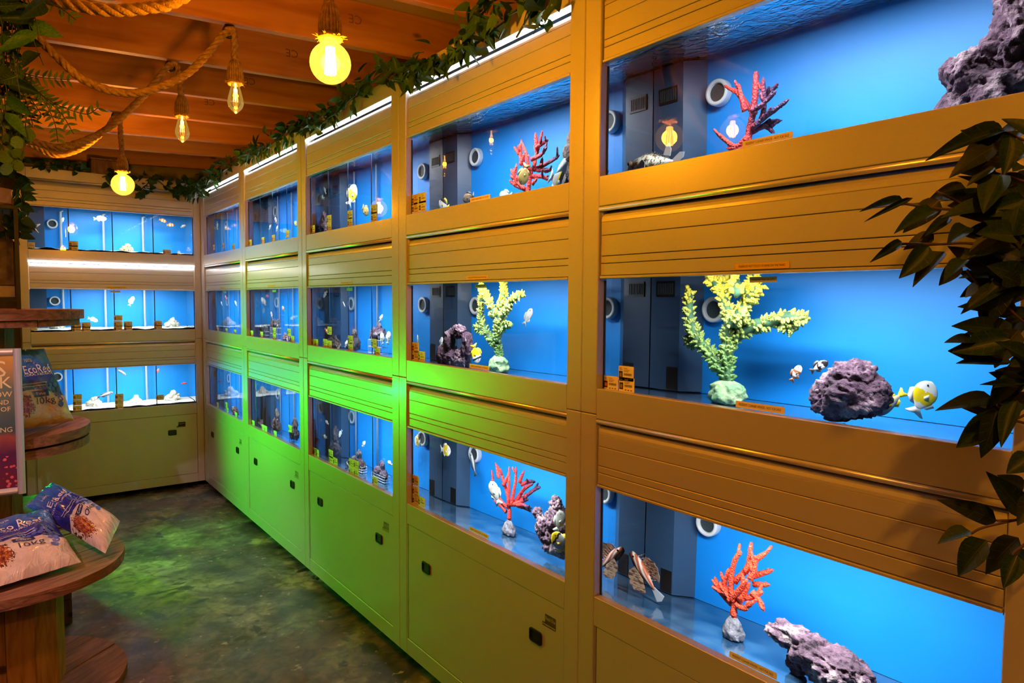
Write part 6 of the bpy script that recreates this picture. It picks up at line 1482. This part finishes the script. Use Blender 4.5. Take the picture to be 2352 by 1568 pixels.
def place_leaf(parent, me, base, tip, width, nrm, name='leaf'):
    """base and tip relative to the plant's own origin"""
    b = Vector(base); d = Vector(tip) - b; L = d.length
    y = d.normalized(); z = Vector(nrm) - y*Vector(nrm).dot(y)
    if z.length < 1e-4: z = Vector((0.3, 0.5, 0.8)) - y*Vector((0.3, 0.5, 0.8)).dot(y)
    z.normalize(); x = y.cross(z)
    o = bpy.data.objects.new(name, me); COL.objects.link(o); o.parent = parent
    M = Matrix(((x.x*width, y.x*L, z.x*L, b.x), (x.y*width, y.y*L, z.y*L, b.y), (x.z*width, y.z*L, z.z*L, b.z), (0, 0, 0, 1)))
    o.matrix_basis = M
    return o

def rvec(rng):
    v = Vector((rng.gauss(0, 1), rng.gauss(0, 1), rng.gauss(0, 1)))
    return v.normalized()

# ---- ficus standing at the right, branches reaching into view
FT = Vector((-0.16, 0.22, 0.0))
fic = thing('ficus_tree', 'dark green artificial ficus tree hanging over the nearest rack', 'plant', FT)
m = MB(); m.tube([(0, 0, 0.10), (0.01, -0.01, 0.6), (-0.01, 0.01, 1.2), (0.0, 0.02, 1.7), (0.01, 0.0, 2.15)], [0.020, 0.018, 0.015, 0.012, 0.006], 8)
m.build('trunk', M_stem, fic, smooth=True)
m = MB(); m.lathe([(0.001, 0), (0.11, 0), (0.15, 0.22), (0.135, 0.22), (0.125, 0.16), (0.001, 0.16)], (0, 0, 0), 20)
m.build('pot', pm('black_pot', (0.02, 0.02, 0.022), 0.5), fic)
rng = random.Random(41)
mains = FICUS_MAIN
for i, (b, t, w_, rl) in enumerate(mains):
    b = Vector(b) - FT; t = Vector(t) - FT
    view = (CAM - FT - b).normalized(); ax = (t - b).normalized()
    nrm = Matrix.Rotation(radians(rl), 3, ax) @ view
    nrm = (nrm*0.8 + Vector((0, 0, 0.45))).normalized()
    place_leaf(fic, FICUS[i % 3], b, t, w_, nrm)
br = MB()
for path in FICUS_BRANCH:
    p = [Vector(q) - FT for q in path]
    br.tube(smooth_path(p, 6), 0.0021, 6)
br.build('branches', M_stem, fic, smooth=True)

# ---- leafy garlands along the rack tops
def garland(label, pts, n, meshes, lmin, lmax, spread, seed, hang=0.3, outward=Vector((-1, 0, 0)), wr=0.55, dens=None):
    base = Vector(pts[0])
    path = [Vector(p) - base for p in smooth_path(pts, 12)]
    root = thing('leaf_garland', label, 'garland', base, 0, 'artificial garlands on the rack tops')
    m = MB(); m.tube(path, 0.004, 5); m.build('vine', M_vine, root, smooth=True)
    rng = random.Random(seed)
    for i in range(n):
        f = rng.random() if dens is None else dens(rng.random())
        p = path[min(len(path) - 1, int(f*(len(path) - 1)))]
        q = p + Vector((rng.gauss(0, 1)*spread*0.5, rng.gauss(0, 1)*spread, rng.gauss(0, 1)*spread*0.7)) + outward*abs(rng.gauss(0, spread*0.6))
        d = (rvec(rng) + outward*0.5 + Vector((0, 0, -hang))).normalized()
        L = rng.uniform(lmin, lmax)
        nr = (rvec(rng)*0.7 + outward + Vector((0, 0, 0.5))).normalized()
        place_leaf(root, meshes[rng.randrange(len(meshes))], q, q + d*L, L*wr*rng.uniform(0.85, 1.1), nr)
    return root
garland('dense leafy garland trailing over the top of the fourth rack', [(-0.01, 2.72, 2.62), (-0.03, 2.58, 2.555), (-0.05, 2.35, 2.535), (-0.05, 2.12, 2.530), (-0.03, 1.92, 2.57)], 185, IVY + SPRIG, 0.04, 0.080, 0.036, 1)
garland('sparse heart-leaf vine with drooping ends above the fourth rack', [(-0.02, 2.15, 2.66), (-0.03, 1.98, 2.66), (-0.03, 1.84, 2.62), (-0.02, 1.72, 2.54), (-0.02, 1.68, 2.64), (-0.03, 1.86, 2.50)], 62, IVY, 0.045, 0.070, 0.048, 2, wr=0.75)
garland('leafy garland along the top of the middle and second racks', [(-0.01, 3.98, 2.63), (-0.02, 3.70, 2.57), (-0.04, 3.45, 2.555), (-0.03, 3.15, 2.60), (-0.01, 2.82, 2.65)], 135, SPRIG + IVY, 0.04, 0.085, 0.032, 3)
garland('leafy garland over the second rack towards the corner', [(-0.01, 5.05, 2.62), (-0.02, 4.80, 2.60), (-0.03, 4.50, 2.585), (-0.02, 4.20, 2.61), (-0.01, 4.00, 2.64)], 100, SPRIG, 0.045, 0.09, 0.034, 4)
garland('tangled garland end gathered in the far corner over both racks', [(-0.12, 6.28, 2.56), (-0.06, 6.20, 2.53), (-0.03, 5.95, 2.55), (-0.02, 5.60, 2.60), (-0.01, 5.20, 2.64)], 150, SPRIG + IVY[:1], 0.04, 0.085, 0.040, 5)
garland('dark round-leaf vine drooping across the end-wall rack top', [(-0.10, 6.32, 2.60), (-0.22, 6.31, 2.52), (-0.35, 6.31, 2.60), (-0.48, 6.31, 2.50), (-0.60, 6.31, 2.62), (-0.72, 6.31, 2.58)], 90, IVY[:1], 0.045, 0.065, 0.050, 6, outward=Vector((0, -1, 0)), wr=0.85)
garland('thin dark vine lying along the left of the end-wall rack top', [(-0.80, 6.33, 2.62), (-0.95, 6.33, 2.64), (-1.10, 6.33, 2.63), (-1.22, 6.33, 2.64)], 34, IVY[:1], 0.04, 0.06, 0.022, 7, outward=Vector((0, -1, 0)), wr=0.8)

# ---- hanging greenery at the upper left, under the joists
def strand_plant(name, label, base, strands, meshes, step, L, w_, mode, seed, stem=M_vine, sr=0.0016, leafname='leaf'):
    base = Vector(base)
    root = thing(name, label, 'plant', base, 0, 'hanging greenery by the left edge')
    rng = random.Random(seed); m = MB()
    for st_ in strands:
        p = [Vector(q) - base for q in smooth_path(st_, 10)]
        m.tube(p, sr, 5)
        acc = 0.0; k = 0
        for a, b in zip(p, p[1:]):
            acc += (b - a).length
            if acc >= step:
                acc = 0.0; k += 1
                t = (b - a).normalized()
                view = (CAM - base - b).normalized()
                side = t.cross(view).normalized()
                if mode == 'fern':
                    for s in (-1, 1):
                        d = (side*s*0.9 + t*0.55 + rvec(rng)*0.12).normalized(); l = L*rng.uniform(0.8, 1.1)
                        place_leaf(root, meshes[k % len(meshes)], b, b + d*l, w_, (view + rvec(rng)*0.5).normalized(), leafname)
                else:
                    d = (side*rng.choice((-1, 1)) + t*rng.uniform(0, 0.8) + rvec(rng)*0.6 + Vector((0, 0, -0.2))).normalized(); l = L*rng.uniform(0.75, 1.2)
                    place_leaf(root, meshes[rng.randrange(len(meshes))], b, b + d*l, w_*rng.uniform(0.85, 1.15), (view + rvec(rng)*0.7).normalized(), leafname)
    m.build('stems', stem, root, smooth=True)
    return root
def cp(px, py, t):
    return CAM + (cd + cr2*((px - 1176)/FPX) - cu2*((py - 784)/FPX))*t
HB = (-1.46, 2.62, 2.74)
HANG = HANG_STRANDS
strand_plant('bead_vine', 'hanging strands of tiny bead leaves by the left edge', HB, HANG['bead'], BEAD, 0.013, 0.017, 0.012, 'rand', 1)
strand_plant('broad_leaf_vine', 'broad dark pointed leaves hanging at the top left', HB, HANG['broad'], [FICUS[2], SPRIG[1]], 0.045, 0.10, 0.045, 'rand', 2)
strand_plant('fern_spray', 'yellow-green fern fronds arching before the joists', HB, HANG['fern'], FERN, 0.019, 0.034, 0.011, 'fern', 3, leafname='leaflet')
strand_plant('variegated_pothos', 'cream-veined pothos leaves at the far left edge', HB, HANG['pothos'], POTHOS, 0.075, 0.075, 0.038, 'rand', 4)
strand_plant('eucalyptus_sprig', 'round pale green eucalyptus leaves hanging below the fern', HB, HANG['euca'], ROUND, 0.030, 0.042, 0.040, 'rand', 5)
strand_plant('planter_ivy', 'dark ivy trailing down beside the round planter', (-1.40, 4.28, 2.14), HANG['ivy'], IVY[:1], 0.030, 0.060, 0.048, 'rand', 6)
strand_plant('planter_sprig', 'bright green pointed leaves at the planter rim', (-1.36, 4.26, 2.17), HANG['sprig'], [SPRIG[1]], 0.022, 0.055, 0.018, 'rand', 7)
